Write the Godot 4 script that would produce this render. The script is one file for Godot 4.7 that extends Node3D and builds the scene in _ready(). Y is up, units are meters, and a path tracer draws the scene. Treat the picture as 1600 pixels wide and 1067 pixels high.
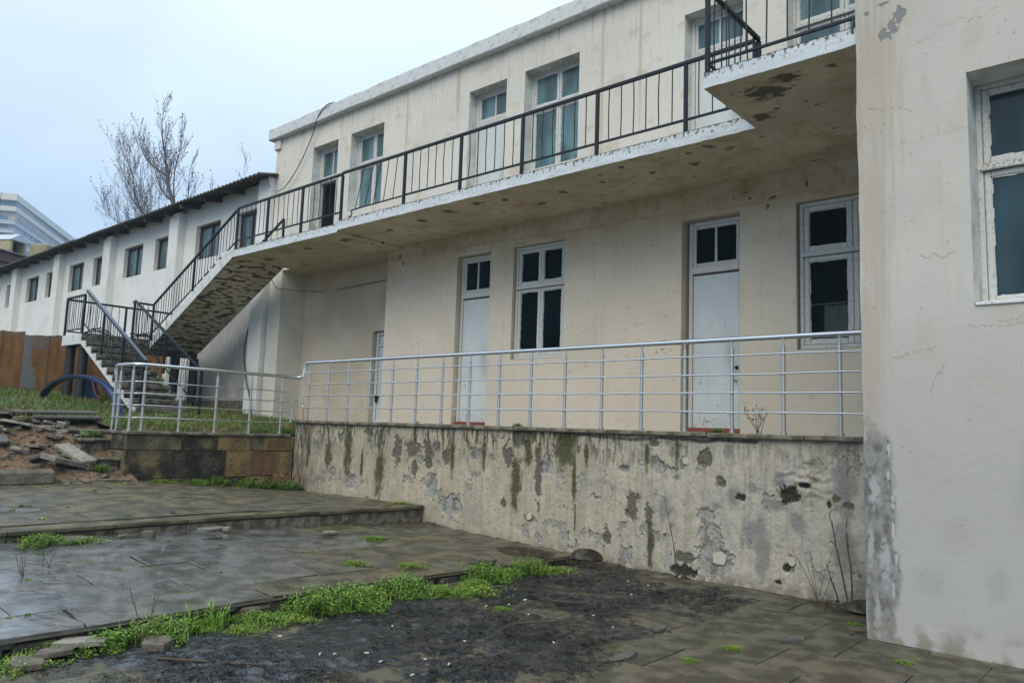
extends Node3D
# A neglected two-storey plastered building above a broken terrace yard, on a rainy overcast day.
# World: x runs along the facade to the right, y up, z out of the facade towards the viewer; metres.

var taken := {}
var rng := RandomNumberGenerator.new()
var M := {}

func _ready() -> void:
	rng.seed = 4711
	camera_and_light()
	make_materials()
	ground_and_yard()
	main_building()
	wing_building()
	low_building()
	retaining_wall()
	stone_wall()
	staircase()
	balcony_railings()
	stair_railings()
	steel_railings()
	fence_and_junk()
	rubble()
	background()
	trees()
	cables()
	plants()
	litter()

# ------------------------------------------------------------------ camera, sky, light
func camera_and_light() -> void:
	var cam := Camera3D.new()
	cam.name = "camera"
	cam.transform = Transform3D(Basis(Vector3(0.753259, 0.033641, -0.656863), Vector3(0.050309, 0.992818, 0.108539), Vector3(0.655797, -0.114804, 0.746157)), Vector3(0, 1.53, 9.3))
	cam.fov = 48.197
	cam.near = 0.05
	cam.far = 1500.0
	add_child(cam)
	cam.current = true
	var sky_mat := PanoramaSkyMaterial.new()
	sky_mat.panorama = ImageTexture.create_from_image(sky_image())
	var sky := Sky.new()
	sky.sky_material = sky_mat
	var env := Environment.new()
	env.background_mode = Environment.BG_SKY
	env.sky = sky
	env.tonemap_mode = Environment.TONE_MAPPER_LINEAR
	env.tonemap_exposure = 1.27
	env.sdfgi_enabled = true
	env.ssao_enabled = true
	env.ssil_enabled = true
	env.fog_enabled = true
	env.fog_density = 0.0011
	env.fog_light_color = Color(0.74, 0.87, 1.0)
	var we := WorldEnvironment.new()
	we.name = "world_environment"
	we.environment = env
	add_child(we)
	var sun := DirectionalLight3D.new()
	sun.name = "overcast_sun"
	sun.light_energy = 0.5
	sun.light_angular_distance = 45.0
	sun.light_color = Color(1.0, 0.955, 0.88)
	sun.shadow_enabled = true
	sun.look_at_from_position(Vector3(3.0, 9.0, 8.0), Vector3.ZERO)
	add_child(sun)

func sky_image() -> Image:
	# overcast sky: brighter towards the zenith, bluer near the horizon, broad soft cloud
	var w := 512
	var h := 256
	var n := FastNoiseLite.new()
	n.seed = 5
	n.frequency = 1.1
	n.fractal_octaves = 4
	var im := Image.create(w, h, false, Image.FORMAT_RGBF)
	for y in h:
		var el := PI * (0.5 - (y + 0.5) / h)
		var s := sin(el)
		for x in w:
			var az := TAU * (x + 0.5) / w
			var d := Vector3(cos(el) * cos(az), s, cos(el) * sin(az))
			var c := Color(0.36, 0.545, 0.80)
			if s > 0.0:
				var t := clampf(pow(s, 0.8) * 1.75, 0.0, 1.0)
				c = c.lerp(Color(0.66, 0.775, 0.885), t)
				var k := n.get_noise_3d(d.x * 1.4, d.y * 2.6, d.z * 1.4)
				c = c * (1.0 + 0.26 * k) * (1.0 + 1.0 * maxf(0.0, s - 0.42))
			im.set_pixel(x, y, Color(c.r, c.g, c.b))
	return im

# ------------------------------------------------------------------ naming
func numbered(called: String) -> String:
	if not taken.has(called):
		taken[called] = 0
		return called
	taken[called] += 1
	return "%s_%03d" % [called, taken[called]]

func thing(called: String, label: String, category: String, at := Vector3.ZERO, group := "") -> Node3D:
	var o := Node3D.new()
	o.name = numbered(called)
	add_child(o)
	o.position = at
	tag(o, label, category, group)
	return o

func tag(o: Node3D, label: String, category: String, group := "") -> void:
	o.set_meta("label", label)
	o.set_meta("category", category)
	if group != "":
		o.set_meta("group", group)

func holder(called: String, parent: Node3D) -> Node3D:
	var o := Node3D.new()
	o.name = called
	parent.add_child(o, true)
	return o

func put(called: String, mesh: Mesh, mat: Material, parent: Node3D = null, at := Vector3.ZERO) -> MeshInstance3D:
	var o := MeshInstance3D.new()
	o.mesh = mesh
	o.material_override = mat
	if parent == null:
		o.name = numbered(called)
		add_child(o)
	else:
		o.name = called
		parent.add_child(o, true)
	o.position = at
	return o

func structure(called: String, mesh: Mesh, mat: Material) -> MeshInstance3D:
	var o := put(called, mesh, mat)
	o.set_meta("kind", "structure")
	return o

func dup(o: Node3D, at: Vector3, label: String, turn := 0.0, size := 1.0) -> Node3D:
	var c: Node3D = o.duplicate()
	c.name = numbered(str(o.name).rstrip("0123456789_"))
	add_child(c)
	c.position = at
	c.rotation.y = turn
	c.scale = Vector3.ONE * size
	c.set_meta("label", label)
	return c

# ------------------------------------------------------------------ mesh builder
class MB:
	var v := PackedVector3Array()
	var n := PackedVector3Array()
	var uv := PackedVector2Array()
	var col := PackedColorArray()
	var tint := Color(1, 1, 1)
	var use_col := false

	func tri(a: Vector3, b: Vector3, c: Vector3, ua := Vector2.ZERO, ub := Vector2.ZERO, uc := Vector2.ZERO) -> void:
		# counter-clockwise as seen from outside; stored clockwise for Godot
		var m := (b - a).cross(c - a).normalized()
		v.append_array([a, c, b])
		n.append_array([m, m, m])
		uv.append_array([ua, uc, ub])
		if use_col:
			col.append_array([tint, tint, tint])

	func tri_n(a: Vector3, b: Vector3, c: Vector3, na: Vector3, nb: Vector3, nc: Vector3, ua := Vector2.ZERO, ub := Vector2.ZERO, uc := Vector2.ZERO) -> void:
		v.append_array([a, c, b])
		n.append_array([na, nc, nb])
		uv.append_array([ua, uc, ub])
		if use_col:
			col.append_array([tint, tint, tint])

	func quad(a: Vector3, b: Vector3, c: Vector3, d: Vector3, ua := Vector2(0, 1), ub := Vector2(1, 1), uc := Vector2(1, 0), ud := Vector2(0, 0)) -> void:
		tri(a, b, c, ua, ub, uc)
		tri(a, c, d, ua, uc, ud)

	func box(c: Vector3, s: Vector3, bas := Basis.IDENTITY, bev := 0.0) -> void:
		var h := s * 0.5
		var b := minf(bev, minf(h.x, minf(h.y, h.z)) * 0.45)
		for ax in 3:
			var a1 := (ax + 1) % 3
			var a2 := (ax + 2) % 3
			for sg in [-1.0, 1.0]:
				var p: Array[Vector3] = []
				for k in [[-1, -1], [1, -1], [1, 1], [-1, 1]]:
					var q := Vector3.ZERO
					q[ax] = h[ax] * sg
					q[a1] = (h[a1] - b) * k[0]
					q[a2] = (h[a2] - b) * k[1]
					p.append(c + bas * q)
				if sg > 0:
					quad(p[0], p[1], p[2], p[3])
				else:
					quad(p[1], p[0], p[3], p[2])
		if b <= 0.0:
			return
		for ax in 3:
			var a1 := (ax + 1) % 3
			var a2 := (ax + 2) % 3
			for s1 in [-1.0, 1.0]:
				for s2 in [-1.0, 1.0]:
					var p: Array[Vector3] = []
					for k in [[-1, 0], [1, 0], [1, 1], [-1, 1]]:
						var q := Vector3.ZERO
						q[ax] = (h[ax] - b) * k[0]
						q[a1] = (h[a1] - (b if k[1] else 0.0)) * s1
						q[a2] = (h[a2] - (0.0 if k[1] else b)) * s2
						p.append(c + bas * q)
					if s1 * s2 > 0:
						quad(p[0], p[1], p[2], p[3])
					else:
						quad(p[1], p[0], p[3], p[2])
		for sx in [-1.0, 1.0]:
			for sy in [-1.0, 1.0]:
				for sz in [-1.0, 1.0]:
					var px := c + bas * Vector3(h.x * sx, (h.y - b) * sy, (h.z - b) * sz)
					var py := c + bas * Vector3((h.x - b) * sx, h.y * sy, (h.z - b) * sz)
					var pz := c + bas * Vector3((h.x - b) * sx, (h.y - b) * sy, h.z * sz)
					if sx * sy * sz > 0:
						tri(px, py, pz)
					else:
						tri(py, px, pz)

	func span(a: Vector3, b: Vector3, bev := 0.0) -> void:
		box((a + b) * 0.5, (b - a).abs(), Basis.IDENTITY, bev)

	func bar(a: Vector3, b: Vector3, wide: float, high: float, bev := 0.0) -> void:
		# square bar from a to b; its height stays as upright as it can
		var x := (b - a).normalized()
		var up := Vector3.UP if absf(x.y) < 0.95 else Vector3.RIGHT
		var z := x.cross(up).normalized()
		var y := z.cross(x)
		box((a + b) * 0.5, Vector3(a.distance_to(b), high, wide), Basis(x, y, z), bev)

	func tube(path: PackedVector3Array, radii: PackedFloat32Array, sides := 8, caps := true) -> void:
		var m := path.size()
		var rings: Array[PackedVector3Array] = []
		var norms: Array[PackedVector3Array] = []
		var side := Vector3.ZERO
		for i in m:
			var t := (path[mini(i + 1, m - 1)] - path[maxi(i - 1, 0)]).normalized()
			if i == 0:
				var ref := Vector3.UP if absf(t.y) < 0.9 else Vector3.RIGHT
				side = t.cross(ref).normalized()
			else:
				side = (side - t * side.dot(t)).normalized()
			var other := t.cross(side)
			var r := radii[mini(i, radii.size() - 1)]
			var ring := PackedVector3Array()
			var nr := PackedVector3Array()
			for k in sides:
				var a := TAU * k / sides
				var d := side * cos(a) + other * sin(a)
				ring.append(path[i] + d * r)
				nr.append(d)
			rings.append(ring)
			norms.append(nr)
		for i in m - 1:
			for k in sides:
				var k2 := (k + 1) % sides
				tri_n(rings[i][k], rings[i][k2], rings[i + 1][k2], norms[i][k], norms[i][k2], norms[i + 1][k2])
				tri_n(rings[i][k], rings[i + 1][k2], rings[i + 1][k], norms[i][k], norms[i + 1][k2], norms[i + 1][k])
		if caps:
			for k in range(1, sides - 1):
				tri(rings[0][0], rings[0][k + 1], rings[0][k])
				tri(rings[m - 1][0], rings[m - 1][k], rings[m - 1][k + 1])

	func rod(a: Vector3, b: Vector3, r: float, sides := 8) -> void:
		tube(PackedVector3Array([a, b]), PackedFloat32Array([r, r]), sides)

	func prism(poly: PackedVector2Array, o: Vector3, ex: Vector3, ey: Vector3, depth: Vector3) -> void:
		# polygon in the (ex, ey) plane at o, pushed along depth
		var p := poly
		if Geometry2D.is_polygon_clockwise(p):
			p = p.duplicate()
			p.reverse()
		var idx := Geometry2D.triangulate_polygon(p)
		var flip := ex.cross(ey).dot(depth) > 0.0
		var at := func(q: Vector2) -> Vector3: return o + ex * q.x + ey * q.y
		for i in range(0, idx.size(), 3):
			var q0 := p[idx[i]]
			var q1 := p[idx[i + 1]]
			var q2 := p[idx[i + 2]]
			if (q1 - q0).cross(q2 - q0) < 0.0:
				var sw := q1
				q1 = q2
				q2 = sw
			var a: Vector3 = at.call(q0)
			var b: Vector3 = at.call(q1)
			var c: Vector3 = at.call(q2)
			if flip:
				tri(a + depth, b + depth, c + depth)
				tri(a, c, b)
			else:
				tri(a, b, c)
				tri(a + depth, c + depth, b + depth)
		for i in p.size():
			var a: Vector3 = at.call(p[i])
			var b: Vector3 = at.call(p[(i + 1) % p.size()])
			if flip:
				quad(a, b, b + depth, a + depth)
			else:
				quad(b, a, a + depth, b + depth)

	func done() -> ArrayMesh:
		var arr := []
		arr.resize(Mesh.ARRAY_MAX)
		arr[Mesh.ARRAY_VERTEX] = v
		arr[Mesh.ARRAY_NORMAL] = n
		arr[Mesh.ARRAY_TEX_UV] = uv
		if use_col:
			arr[Mesh.ARRAY_COLOR] = col
		var am := ArrayMesh.new()
		am.add_surface_from_arrays(Mesh.PRIMITIVE_TRIANGLES, arr)
		return am

func grid_mesh(nx: int, nz: int, f: Callable) -> ArrayMesh:
	# f(u, v) -> Vector3 with u, v in 0..1; smooth; u to the right, v away from the viewer's side
	var pts := PackedVector3Array()
	for j in nz + 1:
		for i in nx + 1:
			pts.append(f.call(float(i) / nx, float(j) / nz))
	var nor := PackedVector3Array()
	for j in nz + 1:
		for i in nx + 1:
			var a := pts[j * (nx + 1) + mini(i + 1, nx)] - pts[j * (nx + 1) + maxi(i - 1, 0)]
			var b := pts[mini(j + 1, nz) * (nx + 1) + i] - pts[maxi(j - 1, 0) * (nx + 1) + i]
			nor.append(a.cross(b).normalized())
	var uv := PackedVector2Array()
	for j in nz + 1:
		for i in nx + 1:
			uv.append(Vector2(float(i) / nx, 1.0 - float(j) / nz))
	var idx := PackedInt32Array()
	for j in nz:
		for i in nx:
			var a := j * (nx + 1) + i
			idx.append_array([a, a + nx + 2, a + 1, a, a + nx + 1, a + nx + 2])
	var arr := []
	arr.resize(Mesh.ARRAY_MAX)
	arr[Mesh.ARRAY_VERTEX] = pts
	arr[Mesh.ARRAY_NORMAL] = nor
	arr[Mesh.ARRAY_TEX_UV] = uv
	arr[Mesh.ARRAY_INDEX] = idx
	var am := ArrayMesh.new()
	am.add_surface_from_arrays(Mesh.PRIMITIVE_TRIANGLES, arr)
	return am

func box_mesh(s: Vector3, bev := 0.004) -> ArrayMesh:
	var b := MB.new()
	b.box(Vector3.ZERO, s, Basis.IDENTITY, bev)
	return b.done()

# ------------------------------------------------------------------ painting textures
class Canvas:
	var w: int
	var h: int
	var r: PackedFloat32Array
	var g: PackedFloat32Array
	var b: PackedFloat32Array
	var height: PackedFloat32Array

	func _init(ww: int, hh: int, c: Color) -> void:
		w = ww
		h = hh
		for k in 4:
			var a := PackedFloat32Array()
			a.resize(w * h)
			if k == 0:
				a.fill(c.r); r = a
			elif k == 1:
				a.fill(c.g); g = a
			elif k == 2:
				a.fill(c.b); b = a
			else:
				a.fill(0.5); height = a

	func noise(sx: float, sy: float, sd: int, octaves := 4) -> PackedByteArray:
		# features about sx by sy pixels
		var n := FastNoiseLite.new()
		n.seed = sd
		n.noise_type = FastNoiseLite.TYPE_SIMPLEX_SMOOTH
		n.frequency = 1.0 / sx
		n.fractal_octaves = octaves
		var hh := maxi(4, int(h * sx / sy))
		var im := n.get_image(w, hh)
		im.resize(w, h, Image.INTERPOLATE_CUBIC)
		im.convert(Image.FORMAT_L8)
		return im.get_data()

	func ramp(bytes: PackedByteArray, lo: float, hi: float, most := 1.0) -> PackedFloat32Array:
		var lut := PackedFloat32Array()
		for i in 256:
			lut.append(smoothstep(lo, hi, i / 255.0) * most if lo < hi else (1.0 - smoothstep(hi, lo, i / 255.0)) * most)
		var out := PackedFloat32Array()
		out.resize(w * h)
		for i in w * h:
			out[i] = lut[bytes[i]]
		return out

	func over(m: PackedFloat32Array, c: Color, dh := 0.0) -> void:
		for i in w * h:
			var a := m[i]
			if a > 0.004:
				r[i] += (c.r - r[i]) * a
				g[i] += (c.g - g[i]) * a
				b[i] += (c.b - b[i]) * a
				if dh != 0.0:
					height[i] += dh * a

	func vary(bytes: PackedByteArray, amount: float) -> void:
		for i in w * h:
			var k := 1.0 + (bytes[i] / 255.0 - 0.5) * amount
			r[i] *= k
			g[i] *= k
			b[i] *= k

	func blobs(list: Array, grain: PackedByteArray, ragged: float, soft: float, most := 1.0) -> PackedFloat32Array:
		# list of [cx, cy, rx, ry] in pixels
		var out := PackedFloat32Array()
		out.resize(w * h)
		for q in list:
			var cx: float = q[0]
			var cy: float = q[1]
			var rx: float = maxf(q[2], 1.0)
			var ry: float = maxf(q[3], 1.0)
			for y in range(maxi(0, int(cy - ry * 1.7)), mini(h, int(cy + ry * 1.7) + 1)):
				for x in range(maxi(0, int(cx - rx * 1.7)), mini(w, int(cx + rx * 1.7) + 1)):
					var d := Vector2((x - cx) / rx, (y - cy) / ry).length() + (grain[y * w + x] / 255.0 - 0.5) * ragged
					var a := (1.0 - smoothstep(1.0 - soft, 1.0 + soft, d)) * most
					if a > out[y * w + x]:
						out[y * w + x] = a
		return out

	func times(a: PackedFloat32Array, c: PackedFloat32Array) -> PackedFloat32Array:
		for i in w * h:
			a[i] *= c[i]
		return a

	func rows(f: Callable) -> PackedFloat32Array:
		# a mask that depends on the row only; f(v) with v from 0 (top) to 1
		var out := PackedFloat32Array()
		out.resize(w * h)
		for y in h:
			var k: float = f.call((y + 0.5) / h)
			for x in w:
				out[y * w + x] = k
		return out

	func color_tex() -> ImageTexture:
		var d := PackedByteArray()
		d.resize(w * h * 3)
		for i in w * h:
			d[i * 3] = int(clampf(r[i], 0.0, 1.0) * 255.0)
			d[i * 3 + 1] = int(clampf(g[i], 0.0, 1.0) * 255.0)
			d[i * 3 + 2] = int(clampf(b[i], 0.0, 1.0) * 255.0)
		return ImageTexture.create_from_image(Image.create_from_data(w, h, false, Image.FORMAT_RGB8, d))

	func normal_tex(strength: float) -> ImageTexture:
		var d := PackedByteArray()
		d.resize(w * h)
		for i in w * h:
			d[i] = int(clampf(height[i], 0.0, 1.0) * 255.0)
		var im := Image.create_from_data(w, h, false, Image.FORMAT_L8, d)
		im.convert(Image.FORMAT_RGBA8)
		im.bump_map_to_normal_map(strength)
		return ImageTexture.create_from_image(im)

func flat(c: Color, rough := 0.85, metal := 0.0) -> StandardMaterial3D:
	var m := StandardMaterial3D.new()
	m.albedo_color = c
	m.roughness = rough
	m.metallic = metal
	m.metallic_specular = 0.5
	return m

func lin(r: float, g: float, b: float) -> Color:
	return Color(r, g, b).linear_to_srgb()

func noise_tex(sd: int, freq: float, octaves: int, lo: float, hi: float, size := 512) -> ImageTexture:
	# seamless grey texture between lo and hi
	var n := FastNoiseLite.new()
	n.seed = sd
	n.frequency = freq
	n.fractal_octaves = octaves
	var im := n.get_seamless_image(size, size)
	im.convert(Image.FORMAT_L8)
	var d := im.get_data()
	var lut := PackedByteArray()
	for i in 256:
		lut.append(int(clampf(lerpf(lo, hi, smoothstep(0.12, 0.88, i / 255.0)), 0.0, 1.0) * 255.0))
	for i in d.size():
		d[i] = lut[d[i]]
	return ImageTexture.create_from_image(Image.create_from_data(size, size, false, Image.FORMAT_L8, d))

func noise_normal(sd: int, freq: float, octaves: int, strength: float, size := 512) -> ImageTexture:
	var n := FastNoiseLite.new()
	n.seed = sd
	n.frequency = freq
	n.fractal_octaves = octaves
	var im := n.get_seamless_image(size, size)
	im.convert(Image.FORMAT_RGBA8)
	im.bump_map_to_normal_map(strength)
	return ImageTexture.create_from_image(im)

func two_tone(sd: int, freq: float, octaves: int, a: Color, b: Color, lo := 0.3, hi := 0.7, size := 512, speck := 0.12) -> ImageTexture:
	var n := FastNoiseLite.new()
	n.seed = sd
	n.frequency = freq
	n.fractal_octaves = octaves
	var im := n.get_seamless_image(size, size)
	im.convert(Image.FORMAT_L8)
	var d := im.get_data()
	var n2 := FastNoiseLite.new()
	n2.seed = sd + 77
	n2.frequency = 0.35
	n2.fractal_octaves = 2
	var im2 := n2.get_seamless_image(size, size)
	im2.convert(Image.FORMAT_L8)
	var e := im2.get_data()
	var out := PackedByteArray()
	out.resize(d.size() * 3)
	var pal: Array[Color] = []
	for i in 256:
		pal.append(a.lerp(b, smoothstep(lo, hi, i / 255.0)))
	for i in d.size():
		var c := pal[d[i]]
		var k := (1.0 + (e[i] / 255.0 - 0.5) * 2.0 * speck) * 255.0
		out[i * 3] = int(clampf(c.r * k, 0, 255))
		out[i * 3 + 1] = int(clampf(c.g * k, 0, 255))
		out[i * 3 + 2] = int(clampf(c.b * k, 0, 255))
	return ImageTexture.create_from_image(Image.create_from_data(size, size, false, Image.FORMAT_RGB8, out))

func tri_mat(tex: Texture2D, scale: float, rough: float, normal: Texture2D = null, nscale := 0.6, tint := Color(1, 1, 1)) -> StandardMaterial3D:
	var m := flat(tint, rough)
	m.albedo_texture = tex
	m.uv1_triplanar = true
	m.uv1_world_triplanar = true
	m.uv1_scale = Vector3.ONE * scale
	if normal != null:
		m.normal_enabled = true
		m.normal_texture = normal
		m.normal_scale = nscale
	return m

func make_materials() -> void:
	var nrm_fine := noise_normal(3, 0.09, 4, 5.0)
	var nrm_rough := noise_normal(8, 0.03, 5, 9.0)
	M.nrm_fine = nrm_fine
	M.nrm_rough = nrm_rough
	var rough_wet := noise_tex(21, 0.010, 4, 0.03, 0.46)
	M.rough_wet = rough_wet
	var rough_damp := noise_tex(23, 0.010, 5, 0.22, 0.75)
	var film := noise_tex(22, 0.007, 5, 0.0, 1.0)
	# plaster
	M.cream = tri_mat(two_tone(11, 0.006, 5, Color(0.845, 0.83, 0.79), Color(0.81, 0.79, 0.74), 0.3, 0.7, 512, 0.03), 0.28, 0.9, nrm_fine, 0.25)
	M.ochre_cream = tri_mat(two_tone(12, 0.006, 5, Color(0.825, 0.775, 0.70), Color(0.795, 0.735, 0.65), 0.3, 0.7, 512, 0.03), 0.3, 0.9, nrm_fine, 0.25)
	M.white_wall = tri_mat(two_tone(13, 0.006, 5, Color(0.88, 0.88, 0.865), Color(0.84, 0.84, 0.82), 0.3, 0.7, 512, 0.03), 0.25, 0.9, nrm_fine, 0.10)
	M.reveal = tri_mat(two_tone(14, 0.008, 5, Color(0.83, 0.84, 0.83), Color(0.74, 0.735, 0.70), 0.35, 0.8, 512, 0.04), 0.6, 0.85, nrm_fine, 0.3)
	M.inside = flat(lin(0.22, 0.21, 0.19), 0.95)
	M.paint_white = tri_mat(two_tone(15, 0.02, 5, Color(0.83, 0.845, 0.845), Color(0.74, 0.735, 0.70), 0.55, 0.95, 512, 0.03), 0.9, 0.6, nrm_fine, 0.35)
	M.paint_old = tri_mat(two_tone(16, 0.03, 6, Color(0.80, 0.80, 0.785), Color(0.70, 0.68, 0.635), 0.60, 0.85, 512, 0.03), 1.1, 0.6, nrm_fine, 0.3)
	M.paint_bare = tri_mat(two_tone(20, 0.03, 6, Color(0.80, 0.805, 0.79), Color(0.55, 0.51, 0.45), 0.56, 0.68, 512, 0.05), 2.2, 0.65, nrm_fine, 0.5)
	M.door_white = tri_mat(two_tone(17, 0.008, 4, Color(0.80, 0.83, 0.835), Color(0.77, 0.80, 0.80), 0.3, 0.8, 512, 0.02), 0.5, 0.45)
	var dc := Canvas.new(128, 360, Color(0.80, 0.82, 0.815))
	dc.vary(dc.noise(60, 120, 500), 0.05)
	dc.over(dc.ramp(dc.noise(5, 120, 501, 3), 0.6, 0.9, 0.22), Color(0.66, 0.65, 0.61))
	var dg := dc.noise(10, 10, 502, 4)
	dc.over(dc.blobs([[108, 190, 18, 40]], dg, 0.9, 0.6, 0.3), Color(0.56, 0.54, 0.49))
	dc.over(dc.times(dc.ramp(dg, 0.45, 0.8, 0.55), dc.rows(func(v: float) -> float: return smoothstep(0.80, 1.0, v))), Color(0.52, 0.49, 0.43))
	dc.over(dc.blobs([[20, 250, 2, 5], [70, 300, 3, 2], [40, 336, 6, 3], [90, 120, 1.5, 3]], dg, 1.4, 0.3, 0.5), Color(0.50, 0.47, 0.42))
	M.door_leaf = uv_mat(dc.color_tex(), 0.5)
	M.brown_frame = tri_mat(two_tone(18, 0.03, 4, Color(0.36, 0.22, 0.14), Color(0.24, 0.15, 0.10), 0.3, 0.7), 1.2, 0.7)
	M.threshold = tri_mat(two_tone(19, 0.03, 4, Color(0.55, 0.26, 0.18), Color(0.42, 0.22, 0.17), 0.3, 0.7), 1.5, 0.6)
	# glass
	M.glass_dark = glass(lin(0.008, 0.020, 0.021), 0.60, 0.06)
	M.glass_dark.metallic_specular = 0.16
	M.glass_clear = glass(lin(0.010, 0.024, 0.026), 0.34, 0.06)
	M.glass_clear.metallic_specular = 0.2
	M.glass_teal = glass(lin(0.135, 0.25, 0.27), 0.92, 0.20)
	M.glass_deep = glass(lin(0.03, 0.075, 0.092), 0.88, 0.12)
	M.glass_far = glass(lin(0.11, 0.20, 0.205), 0.93, 0.25)
	M.curtain = flat(lin(0.55, 0.68, 0.62), 0.9)
	# metal
	M.dark_iron = tri_mat(two_tone(23, 0.04, 4, Color(0.082, 0.102, 0.140), Color(0.068, 0.080, 0.102), 0.35, 0.8, 256, 0.06), 2.0, 0.42)
	M.dark_iron.metallic_specular = 0.45
	M.steel = flat(Color(0.87, 0.88, 0.89), 0.27, 0.95)
	M.steel_dull = flat(Color(0.78, 0.78, 0.77), 0.38, 0.85)
	# concrete and stone
	M.concrete = tri_mat(two_tone(31, 0.010, 6, Color(0.46, 0.435, 0.38), Color(0.35, 0.335, 0.29), 0.3, 0.7), 0.7, 0.85, nrm_rough, 0.5)
	M.concrete_dark = tri_mat(two_tone(32, 0.012, 5, Color(0.40, 0.37, 0.32), Color(0.215, 0.205, 0.165), 0.35, 0.68), 0.6, 0.8, nrm_rough, 0.6)
	M.step_stone = tri_mat(two_tone(33, 0.012, 5, Color(0.47, 0.445, 0.385), Color(0.25, 0.24, 0.20), 0.3, 0.75), 0.8, 0.75, nrm_rough, 0.6)
	M.cap_stone = tri_mat(two_tone(34, 0.014, 6, Color(0.49, 0.465, 0.40), Color(0.33, 0.315, 0.26), 0.36, 0.75), 0.7, 0.8, nrm_rough, 0.5)
	M.stucco_white = tri_mat(two_tone(35, 0.012, 6, Color(0.83, 0.84, 0.84), Color(0.73, 0.725, 0.70), 0.55, 0.85, 512, 0.05), 0.75, 0.85, nrm_fine, 0.5)
	var slab_tones := [[Color(0.42, 0.415, 0.40), Color(0.31, 0.305, 0.285)], [Color(0.40, 0.40, 0.395), Color(0.295, 0.295, 0.285)], [Color(0.37, 0.345, 0.28), Color(0.255, 0.235, 0.18)], [Color(0.34, 0.325, 0.255), Color(0.235, 0.22, 0.165)], [Color(0.40, 0.36, 0.275), Color(0.275, 0.25, 0.19)]]
	M.slabs = []
	for i in slab_tones.size():
		var m := tri_mat(two_tone(40 + i, 0.011, 5, slab_tones[i][0], slab_tones[i][1], 0.3, 0.7, 512, 0.10), 0.55, 1.0, nrm_rough, 0.13)
		m.roughness_texture = rough_wet
		m.metallic_specular = 0.5
		if i < 2:
			m.clearcoat_enabled = true
			m.clearcoat = 0.75
			m.clearcoat_roughness = 0.08
			m.clearcoat_texture = film
		else:
			m.roughness_texture = rough_damp
		M.slabs.append(m)
	M.dry_slabs = []
	for i in 3:
		var m := tri_mat(two_tone(50 + i, 0.010, 5, [Color(0.395, 0.365, 0.275), Color(0.37, 0.345, 0.265), Color(0.38, 0.36, 0.30)][i], [Color(0.27, 0.25, 0.19), Color(0.255, 0.24, 0.19), Color(0.28, 0.265, 0.22)][i], 0.3, 0.7, 512, 0.12), 0.5, 1.0, nrm_rough, 0.25)
		m.roughness_texture = noise_tex(60 + i, 0.012, 4, 0.32, 0.8)
		M.dry_slabs.append(m)
	M.joint_soil = tri_mat(two_tone(56, 0.02, 5, Color(0.27, 0.24, 0.18), Color(0.17, 0.165, 0.11), 0.3, 0.7), 0.8, 0.85, nrm_rough, 1.0)
	M.mud = tri_mat(two_tone(57, 0.02, 5, Color(0.060, 0.070, 0.082), Color(0.13, 0.138, 0.148), 0.4, 0.85), 1.1, 1.0, noise_normal(58, 0.06, 5, 12.0), 0.45)
	M.mud.roughness_texture = noise_tex(59, 0.014, 4, 0.04, 0.5)
	M.mud.clearcoat_enabled = true
	M.mud.clearcoat = 0.9
	M.mud.clearcoat_roughness = 0.1
	M.mud.clearcoat_texture = film
	M.sand = tri_mat(two_tone(61, 0.02, 5, Color(0.48, 0.385, 0.285), Color(0.345, 0.27, 0.20), 0.3, 0.7, 512, 0.2), 0.9, 0.9, nrm_rough, 1.0)
	M.turf_soil = tri_mat(two_tone(62, 0.018, 5, Color(0.27, 0.27, 0.13), Color(0.33, 0.28, 0.175), 0.35, 0.7, 512, 0.2), 0.6, 0.95, nrm_rough, 1.0)
	M.broken = []
	for i in 4:
		M.broken.append(tri_mat(two_tone(64 + i, 0.015, 5, [Color(0.50, 0.485, 0.455), Color(0.41, 0.385, 0.335), Color(0.57, 0.555, 0.51), Color(0.37, 0.36, 0.345)][i], [Color(0.40, 0.385, 0.345), Color(0.34, 0.31, 0.265), Color(0.46, 0.43, 0.37), Color(0.31, 0.30, 0.28)][i], 0.3, 0.7, 512, 0.1), 0.8, 0.6, nrm_rough, 0.6))
	# foliage
	M.leaf = flat(Color(1, 1, 1), 0.55)
	M.leaf.vertex_color_use_as_albedo = true
	M.leaf.backlight_enabled = true
	M.leaf.backlight = Color(0.25, 0.32, 0.10)
	M.dry_stem = flat(lin(0.085, 0.062, 0.042), 0.9)
	M.dry_leaf = flat(Color(1, 1, 1), 0.8)
	M.dry_leaf.vertex_color_use_as_albedo = true
	M.bark = tri_mat(two_tone(70, 0.03, 4, Color(0.40, 0.375, 0.375), Color(0.28, 0.265, 0.26), 0.3, 0.7), 0.8, 0.9, nrm_rough, 0.8)

func glass(c: Color, alpha: float, rough: float) -> StandardMaterial3D:
	var m := flat(c, rough)
	if not M.has("smear"):
		M.smear = noise_tex(90, 0.008, 5, 0.66, 1.0, 256)
	m.albedo_texture = M.smear
	m.uv1_triplanar = true
	m.uv1_world_triplanar = true
	m.uv1_scale = Vector3(0.9, 0.35, 0.9)
	m.transparency = BaseMaterial3D.TRANSPARENCY_ALPHA
	m.albedo_color.a = alpha
	m.metallic_specular = 0.5
	return m

func uv_mat(tex: Texture2D, rough: float, normal: Texture2D = null, nscale := 1.0) -> StandardMaterial3D:
	var m := flat(Color(1, 1, 1), rough)
	m.albedo_texture = tex
	if normal != null:
		m.normal_enabled = true
		m.normal_texture = normal
		m.normal_scale = nscale
	return m

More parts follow.
